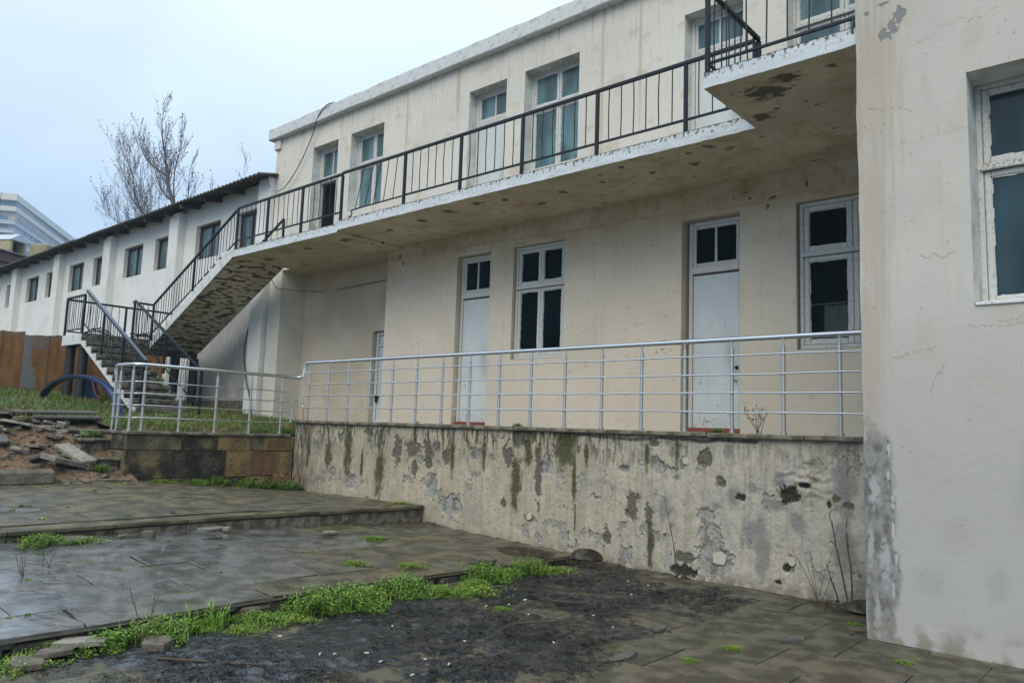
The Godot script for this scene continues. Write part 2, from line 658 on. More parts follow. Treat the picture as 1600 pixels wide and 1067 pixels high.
# ------------------------------------------------------------------ ground and paving
func terrace_a(x: float, z: float) -> float:
	var t := clampf((-8.45 - x) / 3.5, 0.0, 1.3)
	var s := clampf((z - 1.5) / 2.9, 0.0, 1.0)
	return lerpf(0.385 + 0.03 * s, lerpf(0.35, 0.60, s), t)

func terrace_b(x: float, z: float) -> float:
	var t := clampf((-5.6 - x) / 2.85, 0.0, 1.1)
	var s := clampf((z - 1.5) / 4.0, 0.0, 1.0)
	return lerpf(lerpf(0.045, 0.125, s), lerpf(0.14, 0.30, s), t)

func upper_y(x: float) -> float:
	return 1.33 + 0.085 * maxf(0.0, -12.0 - x) if x > -26.0 else 1.33 + 0.085 * 14.0

func mound_y(x: float, z: float) -> float:
	return minf(0.60 + (-11.7 - x) * 0.45, upper_y(x) + 0.05) + 0.13 * exp(-pow((x + 12.9) / 0.5, 2.0) - pow((z - 5.4) / 0.7, 2.0))

func ragged_slab(sx: float, sz: float, th: float, chip: float) -> ArrayMesh:
	# a paving slab with slightly uneven outline and rounded upper edges
	var p := PackedVector2Array()
	for c in [[-1, -1, 1, 0], [1, -1, 0, 1], [1, 1, -1, 0], [-1, 1, 0, -1]]:
		var corner := Vector2(c[0] * sx * 0.5, c[1] * sz * 0.5)
		var dir := Vector2(c[2], c[3])
		var ln: float = sx if c[2] != 0 else sz
		for k in 4:
			p.append(corner + dir * ln * (k / 4.0) + Vector2(rng.randf_range(-chip, chip), rng.randf_range(-chip, chip)))
	return slab_of(p, th, 0.005)

func slab_of(p: PackedVector2Array, th: float, bev: float) -> ArrayMesh:
	# outline in (x, z), top at y = 0, chamfered rim
	var b := MB.new()
	var cen := Vector2.ZERO
	for q in p:
		cen += q
	cen /= p.size()
	var m := p.size()
	for i in m:
		var a := p[i]
		var c := p[(i + 1) % m]
		var ai := a + (cen - a).normalized() * bev
		var ci := c + (cen - c).normalized() * bev
		var A := Vector3(a.x, -bev * 0.6, a.y)
		var C := Vector3(c.x, -bev * 0.6, c.y)
		var Ai := Vector3(ai.x, 0, ai.y)
		var Ci := Vector3(ci.x, 0, ci.y)
		b.tri(Vector3(cen.x, 0, cen.y), Ci, Ai)
		b.quad(Ai, Ci, C, A)
		b.quad(A, C, Vector3(c.x, -th, c.y), Vector3(a.x, -th, a.y))
	return b.done()

func shard(r: float, th: float, sides: int, long := 1.0) -> ArrayMesh:
	var p := PackedVector2Array()
	for k in sides:
		var a := TAU * (k + rng.randf_range(-0.3, 0.3)) / sides
		p.append(Vector2(cos(a) * r * long, sin(a) * r) * rng.randf_range(0.72, 1.12))
	return slab_of(p, th, minf(0.012, th * 0.3))

func lay(parent: Node3D, mesh: Mesh, mat: Material, x: float, z: float, f: Callable, tilt := 0.006, turn := 0.0) -> void:
	var o := put("paving_slab", mesh, mat, parent)
	var e := 0.2
	var nx: float = (f.call(x + e, z) - f.call(x - e, z)) / (2 * e)
	var nz: float = (f.call(x, z + e) - f.call(x, z - e)) / (2 * e)
	var up := Vector3(-nx + rng.randf_range(-tilt, tilt), 1, -nz + rng.randf_range(-tilt, tilt)).normalized()
	var right := Vector3(cos(turn), 0, sin(turn))
	right = (right - up * right.dot(up)).normalized()
	o.transform = Transform3D(Basis(right, up, right.cross(up)), Vector3(x, f.call(x, z) + rng.randf_range(-0.0012, 0.0012), z))

func ground_and_yard() -> void:
	# base sheet to the horizon
	var base := grid_mesh(40, 40, func(u: float, v: float) -> Vector3:
		var x := lerpf(-460, 200, u)
		var z := lerpf(200, -300, v)
		return Vector3(x, -0.09, z))
	structure("ground", base, M.joint_soil)
	# lowest yard
	var yard := structure("yard_bed", grid_mesh(60, 60, func(u: float, v: float) -> Vector3:
		var x := lerpf(-5.9, 8.0, u)
		var z := lerpf(16.0, 1.5, v)
		return Vector3(x, -0.022 + 0.006 * sin(x * 5.0) * cos(z * 4.0), z)), M.joint_soil)
	var yard_p := Node3D.new()
	yard_p.name = "yard_pavement"
	yard_p.set_meta("kind", "structure")
	add_child(yard_p)
	var flat_y := func(_x: float, _z: float) -> float: return 0.0
	var z0 := 1.62
	var row := 0
	while z0 < 9.6:
		var d := 0.62
		var x := -5.35 + (0.0 if row % 2 == 0 else -0.42)
		while x < 3.4:
			var wx := 0.86 + rng.randf_range(-0.03, 0.03)
			if x + wx > -5.5:
				lay(yard_p, ragged_slab(wx - 0.007, d - 0.007, 0.06, 0.003), M.slabs[[3, 3, 2, 3, 3, 2][rng.randi() % 6]], x + wx * 0.5, z0 + d * 0.5, flat_y, 0.0035)
			x += wx
		z0 += d
		row += 1
	# middle terrace: rows of long slabs along z
	structure("middle_terrace_bed", grid_mesh(20, 40, func(u: float, v: float) -> Vector3:
		var x := lerpf(-8.6, -5.56, u)
		var z := lerpf(14.0, 1.5, v)
		return Vector3(x, terrace_b(x, z) - 0.02, z)), M.joint_soil)
	var mid := Node3D.new()
	mid.name = "middle_terrace_pavement"
	mid.set_meta("kind", "structure")
	add_child(mid)
	var edges := [-8.45, -7.93, -7.45, -7.0, -6.52, -6.06, -5.6]
	for i in edges.size() - 1:
		var xa: float = edges[i]
		var xb: float = edges[i + 1]
		var z := 1.52 - rng.randf_range(0.0, 0.5)
		while z < 11.5:
			var lz := rng.randf_range(0.95, 1.45)
			var za := maxf(z, 1.52)
			var zb := z + lz
			if zb - za > 0.15:
				var dry: bool = rng.randf() < (0.8 if za < 3.0 else (0.35 if za < 4.6 else 0.03))
				var mt: Material = M.dry_slabs[rng.randi() % 3] if dry else (M.slabs[[0, 1, 1, 0, 4, 2][rng.randi() % 6]] if za < 5.0 else M.slabs[rng.randi() % 2])
				var chip := 0.018 if i == edges.size() - 2 else 0.005
				lay(mid, ragged_slab(xb - xa - 0.009, zb - za - 0.009, 0.07, chip), mt, (xa + xb) * 0.5, (za + zb) * 0.5, terrace_b, 0.005)
			z += lz
	# broken edge stones below the front of the middle terrace
	for i in 26:
		var z := 1.9 + i * 0.31 + rng.randf_range(-0.05, 0.05)
		var y := terrace_b(-5.6, z)
		var o := put("edge_stone", box_mesh(Vector3(rng.randf_range(0.10, 0.2), maxf(0.05, y - 0.03), rng.randf_range(0.22, 0.34)), 0.02), M.concrete_dark, mid)
		o.position = Vector3(-5.66 + rng.randf_range(-0.02, 0.03), (y - 0.05) * 0.5, z)
		o.rotation = Vector3(rng.randf_range(-0.05, 0.05), rng.randf_range(-0.1, 0.1), rng.randf_range(-0.04, 0.04))
	# upper paved terrace with its riser
	structure("upper_terrace_bed", grid_mesh(20, 40, func(u: float, v: float) -> Vector3:
		var x := lerpf(-13.6, -8.47, u)
		var z := lerpf(14.0, 1.5, v)
		return Vector3(x, terrace_a(x, z) - 0.02, z)), M.joint_soil)
	var up := Node3D.new()
	up.name = "upper_terrace_pavement"
	up.set_meta("kind", "structure")
	add_child(up)
	var xe := [-12.0, -11.3, -10.6, -9.95, -9.3, -8.72]
	for i in xe.size() - 1:
		var z := 1.52 - rng.randf_range(0.0, 0.6)
		while z < 10.5:
			var lz := rng.randf_range(0.8, 1.2)
			var za := maxf(z, 1.52)
			if z + lz - za > 0.15:
				var wet: bool = za > 6.0 and rng.randf() < 0.6
				var mt: Material = M.slabs[rng.randi() % 2] if wet else M.dry_slabs[rng.randi() % 3]
				lay(up, ragged_slab(xe[i + 1] - xe[i] - 0.008, z + lz - za - 0.008, 0.06, 0.006), mt, (xe[i] + xe[i + 1]) * 0.5, (za + z + lz) * 0.5, terrace_a, 0.006)
			z += lz
	var zz := 1.52
	while zz < 10.5:
		var lz := rng.randf_range(0.75, 1.0)
		var mz := zz + lz * 0.5
		var ya := terrace_a(-8.5, mz)
		var yb := terrace_b(-8.45, mz)
		var o := put("kerb_stone", box_mesh(Vector3(0.31, 0.05, lz - 0.008), 0.010), M.dry_slabs[0], up)
		o.position = Vector3(-8.60 + rng.randf_range(-0.012, 0.012), ya - 0.028, mz)
		o.rotation = Vector3(rng.randf_range(-0.006, 0.006), rng.randf_range(-0.01, 0.01), rng.randf_range(-0.02, 0.02))
		var q := put("riser_stone", box_mesh(Vector3(0.12, ya - yb, lz - 0.006), 0.008), M.cap_stone, up)
		q.position = Vector3(-8.54 + rng.randf_range(-0.006, 0.006), (ya + yb) * 0.5 - 0.06, mz)
		zz += lz
	# sloping grassy ground beyond the stone wall
	var hn := FastNoiseLite.new()
	hn.seed = 9
	hn.frequency = 0.6
	structure("grass_bank", grid_mesh(90, 60, func(u: float, v: float) -> Vector3:
		var x := lerpf(-70.0, -11.98, pow(u, 0.5))
		var z := lerpf(4.36, -40.0, pow(v, 1.8))
		return Vector3(x, upper_y(x) - 0.02 + hn.get_noise_2d(x, z) * 0.05 * clampf((-12.1 - x) * 1.5, 0.0, 1.0), z)), M.turf_soil)
	structure("grass_bank_side", grid_mesh(90, 60, func(u: float, v: float) -> Vector3:
		var x := lerpf(-70.0, -13.35, pow(u, 0.5))
		var z := lerpf(30.0, 4.36, v)
		return Vector3(x, upper_y(x) - 0.03 + hn.get_noise_2d(x, z) * 0.05, z)), M.turf_soil)
	# walkway in front of the ground floor doors
	var wk := MB.new()
	wk.span(Vector3(-11.92, 1.3, -0.66), Vector3(-1.9, 1.565, 1.47))
	structure("walkway", wk.done(), M.concrete)

# ------------------------------------------------------------------ walls with openings
func wall_face(b: MB, x0: float, x1: float, y0: float, y1: float, z: float, holes: Array, uvr: Rect2, back := false) -> void:
	# flat wall in the plane z, cut by holes [xa, xb, ya, yb]; uvr is the (x, y) span of the texture
	var xs := [x0, x1]
	var ys := [y0, y1]
	for q in holes:
		for k in 2:
			if q[k] > x0 and q[k] < x1:
				xs.append(q[k])
			if q[2 + k] > y0 and q[2 + k] < y1:
				ys.append(q[2 + k])
	xs.sort()
	ys.sort()
	for i in xs.size() - 1:
		for j in ys.size() - 1:
			var xa: float = xs[i]
			var xb: float = xs[i + 1]
			var ya: float = ys[j]
			var yb: float = ys[j + 1]
			if xb - xa < 0.0001 or yb - ya < 0.0001:
				continue
			var cx := (xa + xb) * 0.5
			var cy := (ya + yb) * 0.5
			var cut := false
			for q in holes:
				if cx > q[0] and cx < q[1] and cy > q[2] and cy < q[3]:
					cut = true
			if cut:
				continue
			var f := func(x: float, y: float) -> Vector2: return Vector2((x - uvr.position.x) / uvr.size.x, 1.0 - (y - uvr.position.y) / uvr.size.y)
			if back:
				b.quad(Vector3(xb, ya, z), Vector3(xa, ya, z), Vector3(xa, yb, z), Vector3(xb, yb, z))
			else:
				b.quad(Vector3(xa, ya, z), Vector3(xb, ya, z), Vector3(xb, yb, z), Vector3(xa, yb, z), f.call(xa, ya), f.call(xb, ya), f.call(xb, yb), f.call(xa, yb))

func reveals(b: MB, q: Array, z: float, depth: float) -> void:
	var xa: float = q[0]
	var xb: float = q[1]
	var ya: float = q[2]
	var yb: float = q[3]
	var w := z - depth
	b.quad(Vector3(xa, ya, z), Vector3(xa, yb, z), Vector3(xa, yb, w), Vector3(xa, ya, w))
	b.quad(Vector3(xb, ya, w), Vector3(xb, yb, w), Vector3(xb, yb, z), Vector3(xb, ya, z))
	b.quad(Vector3(xa, yb, z), Vector3(xb, yb, z), Vector3(xb, yb, w), Vector3(xa, yb, w))
	b.quad(Vector3(xa, ya, w), Vector3(xb, ya, w), Vector3(xb, ya, z), Vector3(xa, ya, z))

func rect_frame(b: MB, x0: float, x1: float, y0: float, y1: float, z: float, wide: float, deep: float, bev := 0.006) -> void:
	# four rails of a frame whose front lies at z
	b.span(Vector3(x0, y0, z - deep), Vector3(x0 + wide, y1, z), bev)
	b.span(Vector3(x1 - wide, y0, z - deep), Vector3(x1, y1, z), bev)
	b.span(Vector3(x0 + wide, y1 - wide, z - deep), Vector3(x1 - wide, y1, z - 0.002), bev)
	b.span(Vector3(x0 + wide, y0, z - deep), Vector3(x1 - wide, y0 + wide, z - 0.002), bev)

func sash(win: Node3D, x0: float, x1: float, y0: float, y1: float, z: float, wide: float, wood: Material, pane: Material) -> void:
	var b := MB.new()
	rect_frame(b, x0, x1, y0, y1, z, wide, 0.045, 0.008)
	# uneven beads of old putty round the pane
	for k in 4:
		var ha: bool = k < 2
		var ln := (x1 - x0 - 2 * wide) if ha else (y1 - y0 - 2 * wide)
		var t := 0.0
		while t < ln - 0.02:
			var st := minf(rng.randf_range(0.03, 0.10), ln - t)
			var ww := rng.randf_range(0.004, 0.014)
			if ha:
				var y := y0 + wide if k == 0 else y1 - wide - ww
				b.span(Vector3(x0 + wide + t, y, z - 0.03), Vector3(x0 + wide + t + st, y + ww, z - 0.016))
			else:
				var x := x0 + wide if k == 2 else x1 - wide - ww
				b.span(Vector3(x, y0 + wide + t, z - 0.03), Vector3(x + ww, y0 + wide + t + st, z - 0.016))
			t += st
	put("sash", b.done(), wood, win)
	var p := MB.new()
	p.span(Vector3(x0 + wide * 0.7, y0 + wide * 0.7, z - 0.032), Vector3(x1 - wide * 0.7, y1 - wide * 0.7, z - 0.028))
	put("pane", p.done(), pane, win)

func wood_window(parent: Node3D, x0: float, x1: float, y0: float, y1: float, z: float, yt: float, cols: int, wood: Material, pane: Material, fw := 0.06, sw := 0.055) -> Node3D:
	# casement window: outer frame, transom at yt, a row of lights above it and tall leaves below
	var win := holder("window", parent)
	var b := MB.new()
	rect_frame(b, x0, x1, y0, y1, z, fw, 0.09)
	put("frame", b.done(), wood, win)
	b = MB.new()
	b.span(Vector3(x0 + fw, yt - 0.028, z - 0.08), Vector3(x1 - fw, yt + 0.022, z + 0.012), 0.008)
	b.span(Vector3(x0 + fw * 0.5, yt - 0.040, z - 0.01), Vector3(x1 - fw * 0.5, yt - 0.024, z + 0.026), 0.005)
	put("transom", b.done(), M.paint_bare if y0 > 2.9 or x0 > -2.0 else wood, win)
	var inner := (x1 - x0 - 2 * fw) / cols
	for i in cols:
		var xa := x0 + fw + inner * i + 0.003
		var xb := xa + inner - 0.006
		sash(win, xa, xb, yt + 0.024, y1 - fw - 0.003, z - 0.012, sw, wood, pane)
		sash(win, xa, xb, y0 + fw + 0.003, yt - 0.042, z - 0.012, sw, wood, pane)
	return win

func fanlight_door(parent: Node3D, x0: float, x1: float, y0: float, y1: float, z: float, yt: float, wood: Material, pane: Material, closed := true, fw := 0.055) -> Node3D:
	var door := holder("door", parent)
	var b := MB.new()
	b.span(Vector3(x0, y0, z - 0.09), Vector3(x0 + fw, y1, z), 0.006)
	b.span(Vector3(x1 - fw, y0, z - 0.09), Vector3(x1, y1, z), 0.006)
	b.span(Vector3(x0 + fw, y1 - fw, z - 0.09), Vector3(x1 - fw, y1, z - 0.002), 0.006)
	put("frame", b.done(), wood, door)
	b = MB.new()
	b.span(Vector3(x0 + fw, yt - 0.05, z - 0.09), Vector3(x1 - fw, yt + 0.05, z + 0.012), 0.008)
	put("transom", b.done(), M.paint_bare if y0 > 2.9 else wood, door)
	var f := MB.new()
	rect_frame(f, x0 + fw + 0.002, x1 - fw - 0.002, yt + 0.052, y1 - fw - 0.002, z - 0.012, 0.045, 0.045)
	var cx := (x0 + x1) * 0.5
	f.span(Vector3(cx - 0.016, yt + 0.09, z - 0.05), Vector3(cx + 0.016, y1 - fw - 0.045, z - 0.016), 0.005)
	put("sash", f.done(), wood, door)
	for s in 2:
		var xa := x0 + fw + 0.03 if s == 0 else cx
		var xb := cx if s == 0 else x1 - fw - 0.03
		var p := MB.new()
		p.span(Vector3(xa, yt + 0.08, z - 0.044), Vector3(xb, y1 - fw - 0.03, z - 0.040))
		put("pane", p.done(), pane, door)
	var leaf := MB.new()
	if closed:
		leaf.span(Vector3(x0 + fw + 0.006, y0 + 0.012, z - 0.06), Vector3(x1 - fw - 0.006, yt - 0.075, z - 0.018), 0.006)
	else:
		leaf.bar(Vector3(x1 - fw - 0.03, (y0 + yt) * 0.5, z - 0.10), Vector3(x1 - fw - 0.12, (y0 + yt) * 0.5, z - 0.10 - (x1 - x0 - 2 * fw)), 0.04, yt - y0 - 0.08, 0.006)
	put("leaf", leaf.done(), M.door_leaf, door)
	return door

# ------------------------------------------------------------------ main building
func facade_texture() -> ImageTexture:
	# x -15.75..-1.9, y 4.95..8.15, rain streaks under the parapet
	var c := Canvas.new(1280, 296, Color(0.835, 0.815, 0.775))
	c.vary(c.noise(260, 160, 1), 0.06)
	c.vary(c.noise(9, 9, 2, 3), 0.045)
	var top := c.rows(func(v: float) -> float: return pow(1.0 - v, 1.6))
	var st := c.ramp(c.noise(9, 200, 3, 3), 0.58, 0.95, 0.18)
	c.over(c.times(st, top), Color(0.74, 0.68, 0.59))
	var st2 := c.ramp(c.noise(4, 120, 4, 2), 0.68, 0.9, 0.5)
	c.over(c.times(st2, c.rows(func(v: float) -> float: return pow(maxf(0.0, 1.0 - v * 2.2), 1.3))), Color(0.45, 0.41, 0.35))
	var grain := c.noise(14, 30, 5, 4)
	# two long rusty runs and the stain between the windows
	c.over(c.blobs([[855, 105, 2.4, 120], [918, 80, 2.2, 95], [430, 60, 3, 60], [560, 40, 5, 50]], grain, 0.5, 0.7, 0.5), Color(0.70, 0.60, 0.49))
	c.over(c.ramp(c.noise(60, 40, 7, 5), 0.66, 0.85, 0.4), Color(0.73, 0.68, 0.60))
	return c.color_tex()

func lower_texture() -> ImageTexture:
	# x -11.45..-1.9, y 1.5..5.0, ochre stain and shade painted in high up under the balcony
	var c := Canvas.new(1100, 404, Color(0.83, 0.785, 0.715))
	c.vary(c.noise(260, 200, 11), 0.07)
	c.vary(c.noise(8, 8, 12, 3), 0.04)
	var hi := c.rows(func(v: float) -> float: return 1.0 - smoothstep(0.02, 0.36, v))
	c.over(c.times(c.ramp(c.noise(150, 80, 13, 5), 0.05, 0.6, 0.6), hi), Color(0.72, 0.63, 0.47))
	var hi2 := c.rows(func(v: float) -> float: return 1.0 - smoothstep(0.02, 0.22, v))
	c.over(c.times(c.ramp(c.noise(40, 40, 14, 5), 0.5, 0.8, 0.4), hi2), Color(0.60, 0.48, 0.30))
	var st := c.ramp(c.noise(16, 240, 15, 3), 0.55, 0.9, 0.2)
	c.over(c.times(st, c.rows(func(v: float) -> float: return 1.0 - v * 0.7)), Color(0.68, 0.61, 0.50))
	var g := c.noise(10, 10, 16, 4)
	c.over(c.blobs([[880, 46, 5, 3], [872, 58, 2.5, 4], [845, 40, 2.5, 2], [40, 30, 4, 5], [52, 46, 3, 4], [930, 34, 2, 6], [838, 30, 4, 2], [820, 36, 2, 2], [560, 70, 1.5, 1.5], [676, 90, 1.5, 1.5], [648, 130, 1.5, 1.5]], g, 1.6, 0.3, 0.8), Color(0.34, 0.30, 0.24))
	c.over(c.ramp(c.noise(30, 18, 17, 5), 0.72, 0.86, 0.35), Color(0.66, 0.62, 0.56))
	# faint pencil scribbles beside the third door
	for q in [[680, 253, 5, 1], [684, 256, 1, 3], [688, 254, 1, 3], [692, 253, 2, 1], [697, 252, 1, 3], [701, 251, 2, 2], [704, 253, 1, 3], [698, 264, 4, 2], [687, 268, 2, 3], [712, 264, 2, 1], [714, 267, 1, 2]]:
		c.over(c.blobs([q], g, 0.5, 0.4, 0.5), Color(0.42, 0.40, 0.38))
	return c.color_tex()

func soffit_texture(w: int, h: int, sd: int, patchy: float, extra: Array) -> Array:
	var c := Canvas.new(w, h, Color(0.83, 0.78, 0.68))
	c.vary(c.noise(240, 200, sd), 0.14)
	c.vary(c.noise(7, 7, sd + 1, 3), 0.05)
	c.over(c.ramp(c.noise(90, 60, sd + 2, 5), 0.50, 0.85, 0.42), Color(0.66, 0.56, 0.39))
	c.over(c.ramp(c.noise(26, 60, sd + 6, 4), 0.62, 0.8, 0.4), Color(0.69, 0.66, 0.58))
	var n := c.noise(46, 22, sd + 3, 6) if patchy < 0.1 else c.noise(26, 60, sd + 3, 6)
	var m := c.ramp(n, 0.855 - patchy, 0.87 - patchy, 1.0)
	var rim := c.ramp(n, 0.80 - patchy, 0.855 - patchy, 0.25)
	c.over(rim, Color(0.56, 0.45, 0.27))
	c.over(m, Color(0.41, 0.38, 0.325), -0.45)
	var g := c.noise(22, 12, sd + 4, 5)
	c.over(c.blobs(extra, g, 1.7, 0.22, 0.5), Color(0.57, 0.47, 0.31))
	var inner := []
	for q in extra:
		inner.append([q[0], q[1], q[2] * 0.72, q[3] * 0.66])
	c.over(c.blobs(inner, g, 1.9, 0.10, 1.0), Color(0.42, 0.39, 0.335), -0.45)
	return [c.color_tex(), c.normal_tex(3.0)]

func fascia_material(sd: int) -> StandardMaterial3D:
	# white painted edge, black mould creeping down from the top
	var c := Canvas.new(1600, 28, Color(0.80, 0.825, 0.835))
	c.vary(c.noise(60, 20, sd), 0.10)
	var n := c.noise(6, 13, sd + 1, 5)
	for y in 28:
		var lim := lerpf(0.32, 0.84, pow(y / 27.0, 0.5))
		for x in 1600:
			var k := smoothstep(lim, lim + 0.30, n[y * 1600 + x] / 255.0) * 0.85
			var i := y * 1600 + x
			c.r[i] = lerpf(c.r[i], 0.22, k)
			c.g[i] = lerpf(c.g[i], 0.215, k)
			c.b[i] = lerpf(c.b[i], 0.19, k)
			c.height[i] -= k * 0.3
	c.over(c.ramp(c.noise(50, 8, sd + 2, 5), 0.72, 0.84, 0.35), Color(0.64, 0.60, 0.52))
	return uv_mat(c.color_tex(), 0.85, c.normal_tex(2.0), 0.8)

func main_building() -> void:
	var t := thing("apartment_block", "long cream two-storey building with balcony, peeling parapet and white wooden doors", "building")
	# openings [x0, x1, y0, y1]
	var up := [[-14.24, -13.32, 5.10, 7.60], [-12.87, -11.79, 5.92, 7.60], [-9.39, -8.49, 5.10, 7.56], [-8.08, -6.94, 5.80, 7.56], [-5.08, -4.20, 5.10, 7.52], [-3.60, -2.30, 5.80, 7.52]]
	var low := [[-9.52, -8.71, 1.57, 4.53], [-8.20, -7.13, 2.66, 4.53], [-5.10, -4.25, 1.57, 4.49], [-3.51, -2.20, 2.62, 4.48]]
	var b := MB.new()
	wall_face(b, -15.75, -1.9, 4.93, 8.12, 0.0, up, Rect2(-15.75, 4.95, 13.85, 3.2))
	put("upper_wall", b.done(), uv_mat(facade_texture(), 0.9, null), t)
	b = MB.new()
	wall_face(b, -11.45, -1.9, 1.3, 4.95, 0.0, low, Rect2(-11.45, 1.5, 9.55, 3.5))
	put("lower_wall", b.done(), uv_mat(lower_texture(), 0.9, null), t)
	# backs, ends, roof, floors: closed rooms
	b = MB.new()
	wall_face(b, -15.75, -1.9, 4.93, 8.12, -0.3, up, Rect2(0, 0, 1, 1), true)
	wall_face(b, -11.45, -1.9, 1.3, 4.95, -0.3, low, Rect2(0, 0, 1, 1), true)
	put("inner_wall", b.done(), M.inside, t)
	for q in up + low:
		b = MB.new()
		reveals(b, q, 0.0, 0.3)
		put("reveal", b.done(), M.reveal if q[3] > 5.0 else M.ochre_cream, t)
	b = MB.new()
	b.span(Vector3(-15.75, 4.93, -6.2), Vector3(-15.45, 8.1, -0.31))
	b.span(Vector3(-15.45, 1.3, -6.2), Vector3(4.5, 8.1, -5.9))
	b.span(Vector3(-11.45, 1.3, -0.66), Vector3(-11.15, 4.92, -0.02))
	put("end_wall", b.done(), M.cream, t)
	b = MB.new()
	b.span(Vector3(-15.70, 4.94, -5.9), Vector3(4.5, 5.06, -0.31))
	b.span(Vector3(-15.44, 8.0, -5.9), Vector3(4.5, 8.1, -0.31))
	b.span(Vector3(-15.44, 1.2, -5.9), Vector3(4.5, 1.5, -0.67))
	put("floor_slab", b.done(), M.inside, t)
	# ground floor recess: pier, back wall with half hidden door, ceiling
	b = MB.new()
	b.span(Vector3(-15.66, 1.3, -0.7), Vector3(-15.17, 4.93, 0.0), 0.008)
	put("corner_pier", b.done(), M.cream, t)
	b = MB.new()
	wall_face(b, -15.17, -11.45, 1.3, 4.93, -0.65, [[-12.62, -11.75, 1.55, 3.47]], Rect2(-15.17, 1.3, 3.72, 3.63))
	put("recess_wall", b.done(), M.ochre_cream, t)
	b = MB.new()
	reveals(b, [-12.62, -11.75, 1.55, 3.47], -0.65, 0.18)
	put("reveal", b.done(), M.ochre_cream, t)
	b = MB.new()
	b.quad(Vector3(-15.17, 4.925, -0.65), Vector3(-11.45, 4.925, -0.65), Vector3(-11.45, 4.925, 0.0), Vector3(-15.17, 4.925, 0.0))
	put("recess_ceiling", b.done(), M.ochre_cream, t)
	var d0 := holder("door", t)
	b = MB.new()
	rect_frame(b, -12.60, -11.77, 1.56, 3.46, -0.74, 0.07, 0.09)
	b.span(Vector3(-12.53, 3.15, -0.80), Vector3(-11.84, 3.2, -0.745), 0.004)
	put("frame", b.done(), M.paint_white, d0)
	b = MB.new()
	b.span(Vector3(-12.52, 1.6, -0.81), Vector3(-11.85, 3.14, -0.765), 0.004)
	b.span(Vector3(-12.52, 3.21, -0.81), Vector3(-11.85, 3.38, -0.775), 0.004)
	put("leaf", b.done(), M.door_white, d0)
	b = MB.new()
	b.box(Vector3(-12.50, 2.12, -0.735), Vector3(0.10, 0.07, 0.05), Basis.IDENTITY, 0.012)
	b.box(Vector3(-12.50, 2.04, -0.73), Vector3(0.06, 0.08, 0.04), Basis.IDENTITY, 0.012)
	put("lock", b.done(), M.dark_iron, d0)
	# upper doors and windows
	fanlight_door(t, -14.24, -13.32, 5.10, 7.60, -0.20, 6.86, M.paint_old, M.glass_teal, false)
	wood_window(t, -12.87, -11.79, 5.92, 7.60, -0.20, 6.95, 2, M.paint_old, M.glass_teal, 0.035, 0.042)
	fanlight_door(t, -9.39, -8.49, 5.10, 7.56, -0.20, 6.98, M.paint_old, M.glass_teal)
	wood_window(t, -8.08, -6.94, 5.80, 7.56, -0.20, 6.94, 2, M.paint_old, M.glass_teal, 0.035, 0.042)
	fanlight_door(t, -5.08, -4.20, 5.10, 7.52, -0.20, 6.96, M.paint_old, M.glass_teal)
	wood_window(t, -3.60, -2.30, 5.80, 7.52, -0.20, 6.92, 2, M.paint_old, M.glass_teal, 0.035, 0.045)
	# lower doors and windows
	var d1 := fanlight_door(t, -9.50, -8.73, 1.57, 4.52, -0.10, 3.84, M.paint_old, M.glass_dark)
	wood_window(t, -8.18, -7.15, 2.67, 4.52, -0.06, 3.86, 2, M.paint_old, M.glass_dark, 0.042, 0.05)
	var d3 := fanlight_door(t, -5.06, -4.27, 1.57, 4.48, -0.14, 3.80, M.paint_old, M.glass_dark)
	wood_window(t, -3.49, -2.22, 2.63, 4.47, -0.06, 3.82, 2, M.paint_old, M.glass_clear, 0.048, 0.062)
	for q in [[d1, -9.50, -8.73, -0.03], [d3, -5.06, -4.27, -0.06]]:
		b = MB.new()
		b.span(Vector3(q[1], 1.50, q[3] - 0.1), Vector3(q[2], 1.64, q[3]), 0.012)
		put("threshold", b.done(), M.threshold, q[0])
	b = MB.new()
	b.tube(PackedVector3Array([Vector3(-4.36, 2.44, -0.15), Vector3(-4.36, 2.44, -0.10), Vector3(-4.385, 2.42, -0.09), Vector3(-4.385, 2.28, -0.09), Vector3(-4.36, 2.26, -0.10), Vector3(-4.36, 2.26, -0.15)]), PackedFloat32Array([0.009]), 8)
	b.box(Vector3(-4.36, 2.44, -0.155), Vector3(0.04, 0.05, 0.012), Basis.IDENTITY, 0.004)
	put("handle", b.done(), M.dark_iron, d3)
	# half curtain behind the right lower window
	b = MB.new()
	b.rod(Vector3(-3.45, 3.22, -0.33), Vector3(-2.2, 3.22, -0.33), 0.012, 8)
	put("curtain_rod", b.done(), M.paint_white, t)
	put("curtain", grid_mesh(60, 2, func(u: float, v: float) -> Vector3:
		return Vector3(lerpf(-3.3, -2.2, u), lerpf(2.5, 3.2, v), -0.36 + 0.018 * sin(u * 60.0))), M.curtain, t)
	# parapet with a wavy roofing edge, in cast lengths
	var par := holder("parapet", t)
	var x := -15.92
	var k := 0
	var wob := FastNoiseLite.new()
	wob.seed = 2
	wob.frequency = 0.35
